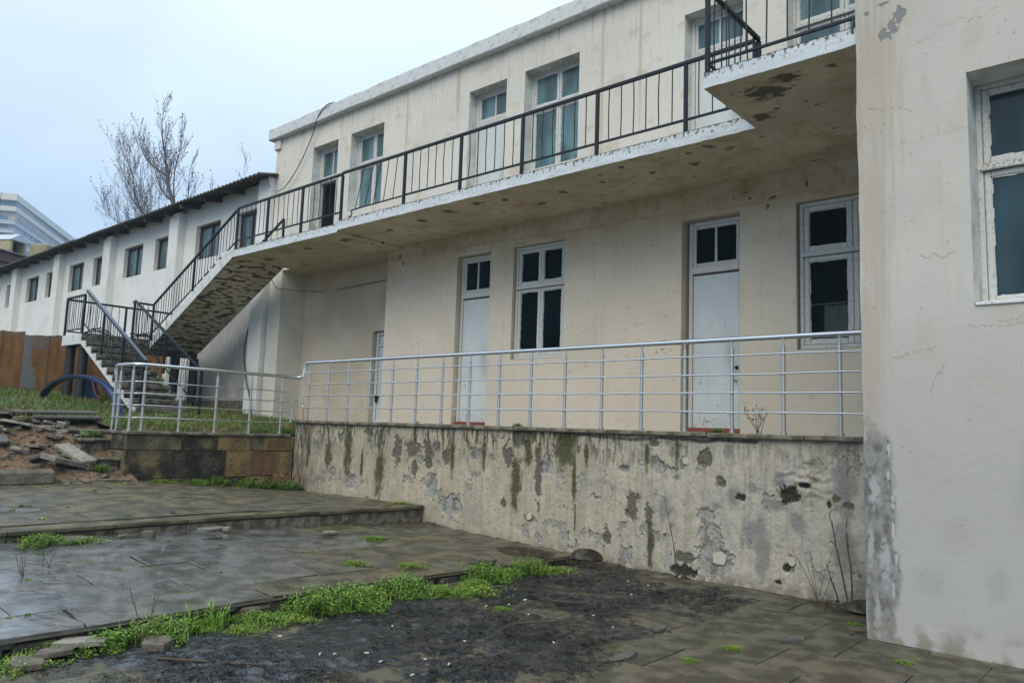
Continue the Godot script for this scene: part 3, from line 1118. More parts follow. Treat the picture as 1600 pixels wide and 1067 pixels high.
	while x < 4.0:
		var x2 := minf(x + 2.1, 4.2)
		b = MB.new()
		var steps := 12
		var prev := PackedVector3Array()
		for i in steps + 1:
			var xx := lerpf(x, x2 - 0.004, float(i) / steps)
			var ht := 8.385 + 0.028 * wob.get_noise_1d(xx * 3.0) - 0.006 * absf(sin(i * 2.7))
			var bt := 8.105 + 0.012 * wob.get_noise_1d(xx * 2.0 + 50.0)
			var ring := PackedVector3Array([Vector3(xx, bt, -0.4), Vector3(xx, bt, 0.13), Vector3(xx, bt + 0.015, 0.145), Vector3(xx, ht - 0.02, 0.15), Vector3(xx, ht, 0.135), Vector3(xx, ht, -0.4)])
			if i > 0:
				for j in 5:
					var ua := Vector2(fposmod((xx - 1.0) / 14.0, 1.0), 0)
					b.quad(prev[j], ring[j], ring[j + 1], prev[j + 1], Vector2(ua.x, 1 - j / 5.0), Vector2(ua.x + 0.01, 1 - j / 5.0), Vector2(ua.x + 0.01, 0.8 - j / 5.0), Vector2(ua.x, 0.8 - j / 5.0))
			else:
				for j in range(1, 5):
					b.tri(ring[0], ring[j], ring[j + 1])
			prev = ring
		put("parapet_length", b.done(), M.stucco_white, par)
		x = x2
		k += 1
	b = MB.new()
	b.span(Vector3(-15.80, 7.86, -0.3), Vector3(-15.55, 8.10, 0.06), 0.02)
	put("corner_bracket", b.done(), M.cream, t)
	# balcony
	var fm := fascia_material(81)
	var so := soffit_texture(1500, 320, 91, 0.0, [[1374, 271, 20, 22], [1390, 262, 16, 14], [1410, 291, 18, 13], [1348, 206, 13, 13], [1460, 289, 6, 6], [1370, 219, 4, 5], [1249, 150, 7, 7], [1212, 146, 6, 7], [1268, 130, 8, 5], [1130, 104, 6, 6], [1200, 103, 8, 8], [1103, 152, 6, 6], [1040, 112, 6, 6], [960, 108, 8, 8], [888, 78, 10, 9], [851, 131, 9, 8], [793, 144, 15, 10], [715, 139, 12, 10], [625, 122, 12, 11], [381, 123, 20, 13], [241, 125, 15, 10], [58, 112, 20, 14], [514, 110, 10, 9]])
	var sm := uv_mat(so[0], 0.9, so[1], 0.8)
	var parts := [["balcony_slab", -11.05, -3.38, 1.5, 4.925, 5.09], ["balcony_slab", -14.65, -11.05, 1.5, 4.885, 5.045], ["balcony_slab", -3.38, -1.9, 2.72, 4.925, 5.09]]
	for q in parts:
		var sl := holder(q[0], t)
		b = MB.new()
		b.quad(Vector3(q[1], q[5], q[3]), Vector3(q[2], q[5], q[3]), Vector3(q[2], q[5], 0), Vector3(q[1], q[5], 0))
		put("deck", b.done(), M.concrete, sl)
		b = MB.new()
		var uvf := func(xx: float, zz: float) -> Vector2: return Vector2((xx + 14.65) / 12.75, zz / 2.72)
		b.quad(Vector3(q[1], q[4], 0), Vector3(q[2], q[4], 0), Vector3(q[2], q[4], q[3]), Vector3(q[1], q[4], q[3]), uvf.call(q[1], 0), uvf.call(q[2], 0), uvf.call(q[2], q[3]), uvf.call(q[1], q[3]))
		if q[2] < -11.0:
			b.quad(Vector3(q[2], q[4], q[3] - 0.01), Vector3(q[2], q[4], 0), Vector3(q[2], q[4] + 0.06, 0), Vector3(q[2], q[4] + 0.06, q[3] - 0.01), Vector2(0.26, 0.5), Vector2(0.28, 0.1), Vector2(0.28, 0.1), Vector2(0.26, 0.5))
		put("soffit", b.done(), sm, sl)
		b = MB.new()
		var n := int((q[2] - q[1]) / 0.12)
		for i in n:
			# a slightly worn, uneven edge
			var xa := lerpf(q[1], q[2], float(i) / n)
			var xb := lerpf(q[1], q[2], float(i + 1) / n)
			var ja := 0.012 * wob.get_noise_2d(xa * 9.0, q[3])
			var jb := 0.012 * wob.get_noise_2d(xb * 9.0, q[3])
			var ka := 0.008 * wob.get_noise_2d(xa * 14.0, 40)
			var kb := 0.008 * wob.get_noise_2d(xb * 14.0, 40)
			b.quad(Vector3(xa, q[4] + ka, q[3]), Vector3(xb, q[4] + kb, q[3]), Vector3(xb, q[5] + jb, q[3] - 0.004), Vector3(xa, q[5] + ja, q[3] - 0.004), Vector2((xa + 15.0) / 13.5, 1), Vector2((xb + 15.0) / 13.5, 1), Vector2((xb + 15.0) / 13.5, 0), Vector2((xa + 15.0) / 13.5, 0))
		b.quad(Vector3(q[1], q[4], 0), Vector3(q[1], q[4], q[3]), Vector3(q[1], q[5], q[3]), Vector3(q[1], q[5], 0), Vector2(0, 1), Vector2(0.11, 1), Vector2(0.11, 0), Vector2(0, 0))
		put("fascia", b.done(), fm, sl)

func wing_texture() -> Array:
	# x -1.95..1.05, y -0.1..6.0
	var c := Canvas.new(760, 1545, Color(0.765, 0.748, 0.715))
	var px := func(q: Array) -> Array:
		return [(q[0] + 1.95) / 3.0 * 760.0, (6.0 - q[1]) / 6.1 * 1545.0, q[2] / 3.0 * 760.0, q[3] / 6.1 * 1545.0]
	c.vary(c.noise(300, 400, 101), 0.06)
	c.vary(c.noise(6, 6, 102, 3), 0.04)
	c.over(c.ramp(c.noise(160, 260, 103, 4), 0.5, 0.8, 0.35), Color(0.735, 0.69, 0.60))
	var g := c.noise(16, 20, 104, 5)
	var gb := c.noise(60, 70, 105, 4)
	# greyer, softly irregular tone on the lower half
	c.over(c.times(c.ramp(gb, -0.6, 0.3, 0.8), c.rows(func(v: float) -> float: return smoothstep(0.45, 0.85, v))), Color(0.67, 0.66, 0.65))
	# brownish weathering down the corner
	c.over(c.blobs([px.call([-1.80, 4.5, 0.16, 0.9]), px.call([-1.83, 3.4, 0.12, 0.9]), px.call([-1.88, 2.2, 0.10, 0.8])], c.noise(14, 260, 106, 3), 1.2, 0.6, 0.45), Color(0.66, 0.60, 0.52))
	# damp grey band at the foot of the corner
	var damp := [[-1.86, 1.35, 0.13, 0.24], [-1.83, 1.05, 0.11, 0.35], [-1.86, 0.8, 0.13, 0.35], [-1.82, 0.5, 0.13, 0.36], [-1.84, 0.2, 0.11, 0.28], [-1.90, 0.9, 0.09, 0.75]]
	var dl := []
	for q in damp:
		dl.append(px.call(q))
	var dn := c.noise(34, 60, 109, 6)
	c.over(c.blobs(dl, dn, 0.8, 0.28, 0.85), Color(0.53, 0.525, 0.52))
	c.over(c.times(c.blobs(dl, dn, 0.9, 0.25, 1.0), c.ramp(dn, 0.35, 0.75, 0.75)), Color(0.385, 0.375, 0.36))
	c.over(c.times(c.blobs(dl, dn, 0.9, 0.2, 1.0), c.ramp(g, 0.62, 0.8, 0.5)), Color(0.30, 0.295, 0.28))
	var pale := []
	for q in [[-1.87, 1.15, 0.035, 0.13], [-1.90, 0.72, 0.022, 0.13], [-1.80, 0.62, 0.032, 0.15], [-1.86, 0.18, 0.028, 0.13]]:
		pale.append(px.call(q))
	c.over(c.blobs(pale, g, 1.4, 0.5, 0.75), Color(0.69, 0.69, 0.69), 0.2)
	var rim := []
	for q in [[-1.755, 1.48, 0.012, 0.05], [-1.765, 1.25, 0.010, 0.06], [-1.735, 1.06, 0.012, 0.05], [-1.735, 0.86, 0.010, 0.06], [-1.715, 0.62, 0.010, 0.06], [-1.745, 0.40, 0.010, 0.05]]:
		rim.append(px.call(q))
	c.over(c.blobs(rim, g, 1.8, 0.3, 0.6), Color(0.80, 0.795, 0.78), 0.4)
	# hairline cracks and little drips
	var cr := RandomNumberGenerator.new()
	cr.seed = 55
	var dots := []
	for q in [[-1.75, 3.95, 0.9, 0.06], [-1.5, 4.75, 0.6, 0.12], [-1.2, 2.42, 0.5, -0.05], [-1.85, 4.3, 0.35, -0.02], [-1.5, 3.0, 0.25, 0.03], [-1.72, 2.2, 0.3, 0.1], [-1.0, 2.45, 0.35, 0.02], [-1.45, 1.9, 0.12, 0.3]]:
		var p := Vector2(q[0], q[1])
		var d := Vector2(q[2], q[3]) / 60.0
		for k in 60:
			p += d + Vector2(0, cr.randf_range(-0.012, 0.012))
			if cr.randf() < 0.8:
				dots.append(px.call([p.x, p.y, 0.004, 0.004]))
	c.over(c.blobs(dots, g, 0.8, 0.5, 0.55), Color(0.52, 0.49, 0.44), -0.2)
	dots = []
	for k in 70:
		dots.append(px.call([cr.randf_range(-1.9, -0.6), cr.randf_range(0.1, 5.3), cr.randf_range(0.003, 0.007), cr.randf_range(0.003, 0.012)]))
	c.over(c.blobs(dots, g, 1.2, 0.5, 0.5), Color(0.50, 0.47, 0.43), -0.15)
	var dr := c.times(c.ramp(c.noise(22, 420, 120, 4), 0.62, 0.95, 0.22), c.ramp(gb, 0.35, 0.65, 1.0))
	c.over(dr, Color(0.66, 0.62, 0.56))
	# peeled patch high on the corner
	c.over(c.blobs([px.call([-1.60, 5.06, 0.05, 0.055]), px.call([-1.65, 4.99, 0.04, 0.06]), px.call([-1.71, 4.92, 0.04, 0.05])], g, 1.9, 0.08, 1.0), Color(0.53, 0.53, 0.52), -0.4)
	c.over(c.blobs([px.call([-1.85, 5.16, 0.02, 0.02]), px.call([-1.72, 5.2, 0.05, 0.015])], g, 1.0, 0.2, 0.7), Color(0.48, 0.44, 0.40), -0.2)
	# dead creeper marks and small stains
	c.over(c.blobs([px.call([-1.30, 0.88, 0.10, 0.10]), px.call([-1.18, 1.72, 0.02, 0.012]), px.call([-1.45, 1.45, 0.03, 0.015]), px.call([-1.35, 1.25, 0.03, 0.02])], c.noise(5, 5, 107, 3), 3.6, 0.35, 0.14), Color(0.52, 0.48, 0.45))
	c.over(c.blobs([px.call([-1.05, 0.55, 0.06, 0.12]), px.call([-1.5, 0.5, 0.10, 0.10]), px.call([-0.8, 1.2, 0.1, 0.3])], gb, 0.8, 0.7, 0.3), Color(0.58, 0.575, 0.58))
	c.over(c.times(c.ramp(gb, 0.3, 0.7, 0.7), c.rows(func(v: float) -> float: return smoothstep(0.94, 0.985, v))), Color(0.47, 0.445, 0.38))
	for i in 760 * 1545:
		c.height[i] += (g[i] / 255.0 - 0.5) * 0.13 + (gb[i] / 255.0 - 0.5) * 0.15
	return [c.color_tex(), c.normal_tex(3.0)]

func wing_building() -> void:
	var t := thing("building_wing", "projecting pale rendered wing at the right with grey damp corner and tall window", "building")
	var holes := [[-1.13, 0.35, 2.57, 4.42], [2.0, 3.4, 2.57, 4.42]]
	var b := MB.new()
	wall_face(b, -1.925, 1.05, -0.1, 6.0, 2.75, holes, Rect2(-1.95, -0.1, 3.0, 6.1))
	# the corner is not dead straight: a narrow uneven, slightly rounded arris
	var wv := FastNoiseLite.new()
	wv.seed = 12
	wv.frequency = 1.3
	wv.fractal_octaves = 4
	for i in 122:
		var ya := -0.1 + i * 0.05
		var yb := ya + 0.05
		var ea := -1.947 + 0.012 * wv.get_noise_1d(ya)
		var eb := -1.947 + 0.012 * wv.get_noise_1d(yb)
		var ua := Vector2((ea + 1.95) / 3.0, 1.0 - (ya + 0.1) / 6.1)
		var ub := Vector2((eb + 1.95) / 3.0, 1.0 - (yb + 0.1) / 6.1)
		b.quad(Vector3(ea + 0.006, ya, 2.747), Vector3(-1.925, ya, 2.75), Vector3(-1.925, yb, 2.75), Vector3(eb + 0.006, yb, 2.747), ua, Vector2(0.0085, ua.y), Vector2(0.0085, ub.y), ub)
		b.quad(Vector3(ea, ya, 2.735), Vector3(ea + 0.006, ya, 2.747), Vector3(eb + 0.006, yb, 2.747), Vector3(eb, yb, 2.735), ua, ua, ub, ub)
		b.quad(Vector3(-1.95, ya, 2.70), Vector3(ea, ya, 2.735), Vector3(eb, yb, 2.735), Vector3(-1.95, yb, 2.70), ua, ua, ub, ub)
	var tx := wing_texture()
	put("front_wall", b.done(), uv_mat(tx[0], 0.92, tx[1], 0.8), t)
	b = MB.new()
	wall_face(b, -1.95, 5.0, 6.0, 8.3, 2.75, [], Rect2(0, 0, 1, 1))
	wall_face(b, 1.05, 5.0, -0.1, 6.0, 2.75, holes, Rect2(0, 0, 1, 1))
	b.quad(Vector3(-1.95, -0.1, -6.0), Vector3(-1.95, -0.1, 2.70), Vector3(-1.95, 8.3, 2.70), Vector3(-1.95, 8.3, -6.0))
	b.quad(Vector3(-1.95, 6.0, 2.70), Vector3(-1.95, 6.0, 2.75), Vector3(-1.95, 8.3, 2.75), Vector3(-1.95, 8.3, 2.70))
	b.quad(Vector3(5.0, -0.1, 2.75), Vector3(5.0, -0.1, -6.0), Vector3(5.0, 8.3, -6.0), Vector3(5.0, 8.3, 2.75))
	put("side_wall", b.done(), M.white_wall, t)
	b = MB.new()
	wall_face(b, -1.65, 5.0, -0.1, 8.3, 2.40, holes, Rect2(0, 0, 1, 1), true)
	b.span(Vector3(-1.66, -0.1, -5.9), Vector3(-1.6, 8.2, 2.4))
	b.span(Vector3(-1.6, 8.2, -5.9), Vector3(4.99, 8.28, 2.74))
	b.span(Vector3(-1.6, 1.4, -5.9), Vector3(4.99, 1.5, 2.39))
	b.span(Vector3(-1.6, 5.0, -5.9), Vector3(4.99, 5.1, 2.39))
	b.span(Vector3(-1.6, -0.1, -5.95), Vector3(4.99, 8.2, -5.85))
	put("inner_wall", b.done(), M.inside, t)
	for q in holes:
		b = MB.new()
		reveals(b, q, 2.75, 0.35)
		put("reveal", b.done(), M.reveal, t)
	wood_window(t, -1.13, 0.35, 2.60, 4.42, 2.44, 3.74, 2, M.paint_old, M.glass_deep, 0.04, 0.045)
	wood_window(t, 2.0, 3.4, 2.60, 4.42, 2.44, 3.74, 2, M.paint_old, M.glass_deep, 0.04, 0.045)
	b = MB.new()
	b.span(Vector3(-1.12, 2.572, 2.44), Vector3(0.34, 2.60, 2.765), 0.006)
	put("sill", b.done(), M.paint_white, t)

# ------------------------------------------------------------------ low building
func low_building() -> void:
	var t := thing("low_building", "long low white building with buttress piers and corrugated roof behind the stairs", "building")
	var holes := []
	var bays := [-16.26, -20.85, -25.40, -29.8, -34.4]
	for i in bays.size():
		var p: float = bays[i]
		holes.append([p - 3.42, p - 2.12, 5.72, 6.66])
		holes.append([p - 1.30, p - 0.22, 5.72, 6.66])
	var b := MB.new()
	wall_face(b, -40.5, -19.6, 1.0, 7.25, -0.1, holes, Rect2(0, 0, 1, 1))
	put("front_wall", b.done(), M.white_wall, t)
	b = MB.new()
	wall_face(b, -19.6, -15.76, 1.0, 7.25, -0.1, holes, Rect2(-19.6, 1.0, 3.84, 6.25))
	var stair_shade := Canvas.new(300, 488, Color(0.86, 0.86, 0.842))
	stair_shade.vary(stair_shade.noise(140, 140, 401), 0.04)
	var g := stair_shade.noise(50, 60, 402, 5)
	stair_shade.over(stair_shade.blobs([[130, 320, 120, 110], [190, 300, 80, 130], [70, 380, 110, 90]], g, 0.8, 0.65, 0.8), Color(0.56, 0.55, 0.53))  # shade under the stairs, painted grey into the wall colour
	stair_shade.over(stair_shade.times(stair_shade.ramp(stair_shade.noise(9, 50, 403, 4), 0.6, 0.8, 0.5), stair_shade.blobs([[150, 320, 140, 130]], g, 0.6, 0.5, 1.0)), Color(0.72, 0.715, 0.70))
	put("front_wall", b.done(), uv_mat(stair_shade.color_tex(), 0.9), t)
	b = MB.new()
	wall_face(b, -40.5, -15.76, 1.0, 7.25, -0.4, holes, Rect2(0, 0, 1, 1), true)
	b.span(Vector3(-40.5, 1.0, -8.1), Vector3(-15.8, 7.2, -8.0))
	b.span(Vector3(-40.6, 1.0, -8.0), Vector3(-40.5, 7.2, -0.1))
	b.span(Vector3(-40.5, 4.6, -7.99), Vector3(-15.8, 4.7, -0.41))
	b.span(Vector3(-40.5, 7.1, -7.99), Vector3(-15.8, 7.2, -0.41))
	put("inner_wall", b.done(), M.inside, t)
	for q in holes:
		b = MB.new()
		reveals(b, q, -0.1, 0.3)
		put("reveal", b.done(), M.white_wall, t)
	for i in bays.size():
		var p: float = bays[i]
		b = MB.new()
		b.span(Vector3(p, 1.0, -0.3), Vector3(p + 0.54, 7.12 if i > 0 else 7.2, 0.12), 0.012)
		if i == 0:
			b.span(Vector3(p + 0.02, 7.2, -0.28), Vector3(p + 0.5, 7.25, 0.10), 0.02)
		put("pier", b.done(), M.white_wall, t)
	for q in holes:
		var win := holder("window", t)
		var xa: float = q[0]
		var xb: float = q[1]
		b = MB.new()
		rect_frame(b, xa, xb, 5.72, 6.66, -0.21, 0.065, 0.07)
		var cx := (xa + xb) * 0.5
		b.span(Vector3(cx - 0.025, 5.78, -0.27), Vector3(cx + 0.025, 6.6, -0.212), 0.004)
		put("frame", b.done(), M.brown_frame, win)
		for s in 2:
			b = MB.new()
			b.span(Vector3(xa + 0.05 if s == 0 else cx + 0.01, 5.77, -0.25), Vector3(cx - 0.01 if s == 0 else xb - 0.05, 6.61, -0.246))
			put("pane", b.done(), M.glass_far, win)
	# plinth along the foot of the wall
	b = MB.new()
	b.span(Vector3(-40.5, 1.0, -0.3), Vector3(-15.76, 2.0, -0.02), 0.01)
	put("plinth", b.done(), M.concrete, t)
	# roof: corrugated sheets over rafters
	var roof := holder("roof", t)
	var sheet_mat := tri_mat(two_tone(110, 0.02, 4, Color(0.37, 0.355, 0.325), Color(0.24, 0.23, 0.205), 0.3, 0.7), 0.7, 0.85, M.nrm_rough, 0.5)
	var x := -40.5
	while x < -15.7:
		var x2 := minf(x + 1.13, -15.62)
		var lift := rng.randf_range(-0.008, 0.012)
		var m := 36
		b = MB.new()
		for i in m:
			for sd in 2:
				var xa := lerpf(x, x2 + 0.05, float(i) / m)
				var xb := lerpf(x, x2 + 0.05, float(i + 1) / m)
				var ya := 0.028 * cos(xa * TAU / 0.18) + lift - sd * 0.012
				var yb := 0.028 * cos(xb * TAU / 0.18) + lift - sd * 0.012
				var a := Vector3(xa, 7.17 + ya, 0.50)
				var c := Vector3(xb, 7.17 + yb, 0.50)
				var d := Vector3(xb, 8.25 + yb, -4.2)
				var e := Vector3(xa, 8.25 + ya, -4.2)
				if sd == 0:
					b.quad(a, c, d, e)
					b.quad(a - Vector3(0, 0.012, 0), c - Vector3(0, 0.012, 0), c, a)
				else:
					b.quad(c, a, e, d)
		put("roof_sheet", b.done(), sheet_mat, roof)
		x = x2
	b = MB.new()
	b.quad(Vector3(-15.62, 8.25, -4.2), Vector3(-15.62, 7.2, -8.3), Vector3(-40.5, 7.2, -8.3), Vector3(-40.5, 8.25, -4.2))
	b.tri(Vector3(-40.5, 7.1, 0.4), Vector3(-40.5, 8.24, -4.2), Vector3(-40.5, 7.2, -8.0))
	put("roof_back", b.done(), sheet_mat, roof)
	x = -40.1
	while x < -16.2:
		b = MB.new()
		b.bar(Vector3(x, 7.07, rng.randf_range(0.25, 0.44)), Vector3(x, 7.24, -0.4), 0.09, rng.randf_range(0.07, 0.12), 0.006)
		put("rafter_end", b.done(), M.brown_frame if rng.randf() < 0.2 else M.bark, roof)
		x += 1.14

# ------------------------------------------------------------------ retaining wall
func retaining_wall() -> void:
	var t := thing("retaining_wall", "low plastered retaining wall with moss streaks and peeling damp patches under steel railing", "wall")
	var W := 1440
	var H := 232
	var x0 := -11.94
	var wd := 9.99
	var y0 := -0.08
	var ht := 1.60
	var c := Canvas.new(W, H, Color(0.665, 0.62, 0.535))
	var cv := func(a: Array) -> Array: return [(a[0] - x0) / wd * W, (y0 + ht - a[1]) / ht * H, a[2] / wd * W, a[3] / ht * H]
	var many := func(list: Array) -> Array:
		var o := []
		for q in list:
			o.append(cv.call(q))
		return o
	var fine := c.noise(6, 6, 201, 4)
	var mid := c.noise(22, 30, 202, 6)
	var big := c.noise(150, 120, 203, 4)
	var patch := c.noise(38, 52, 209, 6)
	# ragged grain for the edges of scars: coarse and fine together
	var rag := PackedByteArray()
	rag.resize(W * H)
	for i in W * H:
		rag[i] = int(mid[i] * 0.62 + fine[i] * 0.38)
	c.vary(big, 0.16)
	c.vary(c.noise(40, 60, 211, 5), 0.10)
	c.vary(fine, 0.06)
	# paler, cooler plaster to the right; browner to the left
	var right := PackedFloat32Array()
	right.resize(W * H)
	for y in H:
		for x in W:
			right[y * W + x] = smoothstep(0.45, 0.9, float(x) / W) * 0.75
	c.over(right, Color(0.70, 0.675, 0.625))
	c.over(c.times(c.ramp(c.noise(13, 190, 204, 4), 0.48, 0.82, 0.55), c.rows(func(v: float) -> float: return 1.0 - 0.55 * v)), Color(0.545, 0.515, 0.44))
	c.over(c.ramp(c.noise(26, 140, 205, 5), 0.58, 0.84, 0.55), Color(0.575, 0.575, 0.575))
	c.over(c.ramp(c.noise(44, 90, 206, 5), 0.60, 0.80, 0.45), Color(0.715, 0.69, 0.63))
	c.over(c.ramp(c.noise(16, 16, 212, 4), 0.74, 0.84, 0.5), Color(0.43, 0.42, 0.385))
	# damp: blue grey, soft
	c.over(c.blobs(many.call([[-3.13, 1.12, 0.083, 0.071], [-3.46, 0.56, 0.074, 0.143], [-3.33, 0.41, 0.089, 0.261], [-2.95, 0.72, 0.08, 0.108], [-2.48, 1.44, 0.139, 0.106], [-2.5, 1.12, 0.093, 0.362], [-3.63, 0.91, 0.09, 0.084], [-3.43, 1.01, 0.054, 0.052], [-3.18, 0.87, 0.124, 0.06], [-3.7, 1.37, 0.046, 0.064], [-3.84, 0.79, 0.046, 0.042], [-4.48, 0.69, 0.076, 0.133], [-2.51, 0.53, 0.11, 0.226], [-2.2, 0.8, 0.10, 0.6], [-2.25, 0.2, 0.2, 0.16]]), mid, 1.1, 0.45, 0.75), Color(0.475, 0.47, 0.455))
	# skin of paint flaking in sheets: pale bed, curled rim; its highlight and shadow line painted in
	var gate := c.ramp(c.noise(200, 90, 210, 4), 0.53, 0.66, 1.0)
	var bed := c.times(c.ramp(patch, 0.655, 0.665, 0.9), gate)
	var curl_highlight := c.times(c.ramp(patch, 0.615, 0.65, 0.75), gate)
	var crack_shadow := c.ramp(patch, 0.645, 0.652, 1.0)
	var crack_shadow_in := c.ramp(patch, 0.664, 0.676, 1.0)
	for i in W * H:
		crack_shadow[i] = maxf(0.0, crack_shadow[i] - crack_shadow_in[i]) * gate[i] * (0.9 if rag[i] > 110 else 0.25)
	c.over(curl_highlight, Color(0.71, 0.68, 0.615), 0.22)
	c.over(bed, Color(0.585, 0.575, 0.54), -0.40)
	c.over(c.times(c.ramp(fine, 0.5, 0.66, 0.8), bed.duplicate()), Color(0.45, 0.44, 0.41))
	c.over(crack_shadow, Color(0.27, 0.255, 0.22), -0.2)
	# larger pale scars seen one by one
	var pale: Array = many.call([[-8.34, 0.68, 0.119, 0.201], [-7.93, 0.43, 0.24, 0.125], [-10.27, 0.63, 0.131, 0.134], [-6.46, 0.39, 0.12, 0.051], [-10.77, 0.73, 0.1, 0.082], [-7.49, 1.18, 0.116, 0.083], [-3.96, 0.66, 0.09, 0.10], [-3.90, 0.45, 0.13, 0.16], [-3.86, 0.20, 0.20, 0.17], [-3.02, 0.27, 0.044, 0.088], [-5.02, 1.12, 0.072, 0.047], [-4.25, 1.21, 0.045, 0.067], [-4.59, 1.2, 0.117, 0.091], [-6.2, 1.1, 0.1, 0.12], [-11.2, 1.2, 0.1, 0.2], [-10.55, 1.3, 0.1, 0.1]])
	var pm := c.blobs(pale, rag, 1.3, 0.05)
	var rim := c.blobs(pale, rag, 1.3, 0.22)
	for i in W * H:
		rim[i] = maxf(0.0, rim[i] - pm[i])
	c.over(rim, Color(0.72, 0.69, 0.625), 0.25)  # edge highlight painted round each scar
	c.over(pm, Color(0.61, 0.605, 0.58), -0.38)
	c.over(c.times(c.ramp(fine, 0.48, 0.7, 0.6), pm.duplicate()), Color(0.47, 0.455, 0.415))
	c.over(c.times(c.ramp(mid, 0.50, 0.64, 0.7), pm.duplicate()), Color(0.42, 0.405, 0.37))
	# exposed dark render
	var gl: Array = many.call([[-9.16, 1.16, 0.10, 0.198], [-8.79, 1.20, 0.17, 0.12], [-8.74, 0.91, 0.052, 0.133], [-8.44, 1.14, 0.12, 0.204], [-8.05, 1.11, 0.10, 0.10], [-9.56, 1.3, 0.08, 0.12], [-9.87, 1.42, 0.091, 0.083], [-6.86, 1.17, 0.10, 0.15], [-6.69, 1.43, 0.12, 0.13], [-6.33, 0.95, 0.05, 0.381], [-8.23, 1.25, 0.051, 0.058], [-6.92, 0.56, 0.043, 0.053], [-3.98, 1.3, 0.072, 0.104], [-4.63, 1.45, 0.058, 0.046], [-3.78, 1.05, 0.06, 0.06], [-4.68, 0.59, 0.047, 0.108], [-5.23, 0.31, 0.057, 0.105], [-4.9, 0.7, 0.095, 0.138], [-4.22, 0.19, 0.145, 0.054], [-2.58, 0.96, 0.057, 0.027], [-2.46, 0.91, 0.064, 0.038], [-5.9, 1.42, 0.1, 0.08]])
	var gm := c.blobs(gl, rag, 2.1, 0.07)
	var gr := c.blobs(gl, rag, 2.1, 0.25)
	for i in W * H:
		gr[i] = maxf(0.0, gr[i] - gm[i]) * 0.8
	c.over(gr, Color(0.70, 0.665, 0.595), 0.22)  # same painted highlight along the edges of the bare patches
	c.over(gm, Color(0.40, 0.38, 0.335), -0.30)
	c.over(c.times(c.ramp(fine, 0.5, 0.7, 0.6), gm.duplicate()), Color(0.29, 0.275, 0.235))
	# moss and algae runs below the cap
	var ml: Array = many.call([[-10.91, 1.02, 0.079, 0.2], [-10.37, 1.15, 0.085, 0.388], [-9.55, 0.84, 0.088, 0.308], [-7.93, 1.16, 0.041, 0.255], [-6.7, 0.85, 0.07, 0.286], [-5.89, 1.35, 0.141, 0.225], [-5.75, 0.99, 0.028, 0.294], [-5.57, 1.24, 0.03, 0.122], [-6.51, 1.33, 0.055, 0.234], [-5.57, 1.27, 0.03, 0.122], [-4.71, 1.26, 0.024, 0.138], [-4.65, 0.27, 0.037, 0.222], [-4.32, 1.37, 0.02, 0.201], [-11.5, 1.1, 0.05, 0.3], [-10.0, 0.9, 0.03, 0.2], [-7.3, 1.2, 0.03, 0.2], [-6.72, 0.62, 0.05, 0.12], [-8.75, 1.4, 0.03, 0.14]])
	var mn := c.noise(7, 26, 207, 5)
	c.over(c.blobs(ml, mn, 1.6, 0.75, 0.7), Color(0.41, 0.39, 0.27))
	c.over(c.blobs(ml, rag, 2.4, 0.45, 0.85), Color(0.27, 0.26, 0.155))
	var edge := c.rows(func(v: float) -> float: return 1.0 - smoothstep(0.03, 0.34, v))
	for y in H:
		for x in W:
			edge[y * W + x] *= 1.0 - 0.7 * smoothstep(0.55, 0.85, float(x) / W)
	c.over(c.times(c.times(c.ramp(c.noise(9, 44, 208, 5), 0.47, 0.64, 0.9), edge), c.ramp(c.noise(110, 200, 213, 3), 0.25, 0.52, 1.0)), Color(0.275, 0.26, 0.19))
	var foot := c.rows(func(v: float) -> float: return smoothstep(0.84, 0.99, v))
	c.over(c.times(c.ramp(mid, 0.25, 0.65, 0.6), foot), Color(0.38, 0.355, 0.30))
	# the damp left end, dark and streaky
	var left := PackedFloat32Array()
	left.resize(W * H)
	for y in H:
		for x in W:
			left[y * W + x] = (1.0 - smoothstep(0.01, 0.13, float(x) / W))
	c.over(c.times(c.ramp(c.noise(8, 60, 214, 5), 0.35, 0.7, 0.75), left), Color(0.37, 0.355, 0.31))
	# holes through to the masonry
	c.over(c.blobs(many.call([[-3.04, 0.97, 0.098, 0.09], [-2.88, 1.08, 0.06, 0.024], [-3.56, 0.9, 0.066, 0.033], [-4.22, 0.05, 0.133, 0.064], [-3.07, 0.25, 0.037, 0.035], [-2.65, 0.91, 0.019, 0.035], [-3.16, 0.09, 0.037, 0.024]]), rag, 1.9, 0.06), Color(0.21, 0.19, 0.16), -0.5)
	# thin cracks
	for path in [[[-5.73, 1.51], [-5.34, 1.48], [-4.89, 1.46], [-4.54, 1.5], [-4.21, 1.49], [-3.99, 1.47], [-3.84, 1.5], [-3.54, 1.49], [-3.37, 1.49]], [[-5.73, 0.62], [-5.72, 0.45], [-5.73, 0.32]], [[-2.04, 1.45], [-2.05, 1.1], [-2.03, 0.7]], [[-9.52, 1.5], [-9.50, 0.9], [-9.53, 0.3]], [[-7.92, 1.5], [-7.94, 0.9]]]:
		var dots := []
		for i in path.size() - 1:
			for k in 40:
				var f := k / 40.0
				dots.append(cv.call([lerpf(path[i][0], path[i + 1][0], f), lerpf(path[i][1], path[i + 1][1], f) + 0.012 * sin(k * 1.7), 0.010, 0.010]))
		c.over(c.blobs(dots, fine, 1.2, 0.3, 0.8), Color(0.25, 0.235, 0.20), -0.3)
	for i in W * H:
		c.height[i] += (mid[i] / 255.0 - 0.5) * 0.22 + (fine[i] / 255.0 - 0.5) * 0.16
	var hh := c.height
	# the face is real relief: bulges, flaked patches, holes
	var bul := FastNoiseLite.new()
	bul.seed = 31
	bul.frequency = 1.1
	bul.fractal_octaves = 4
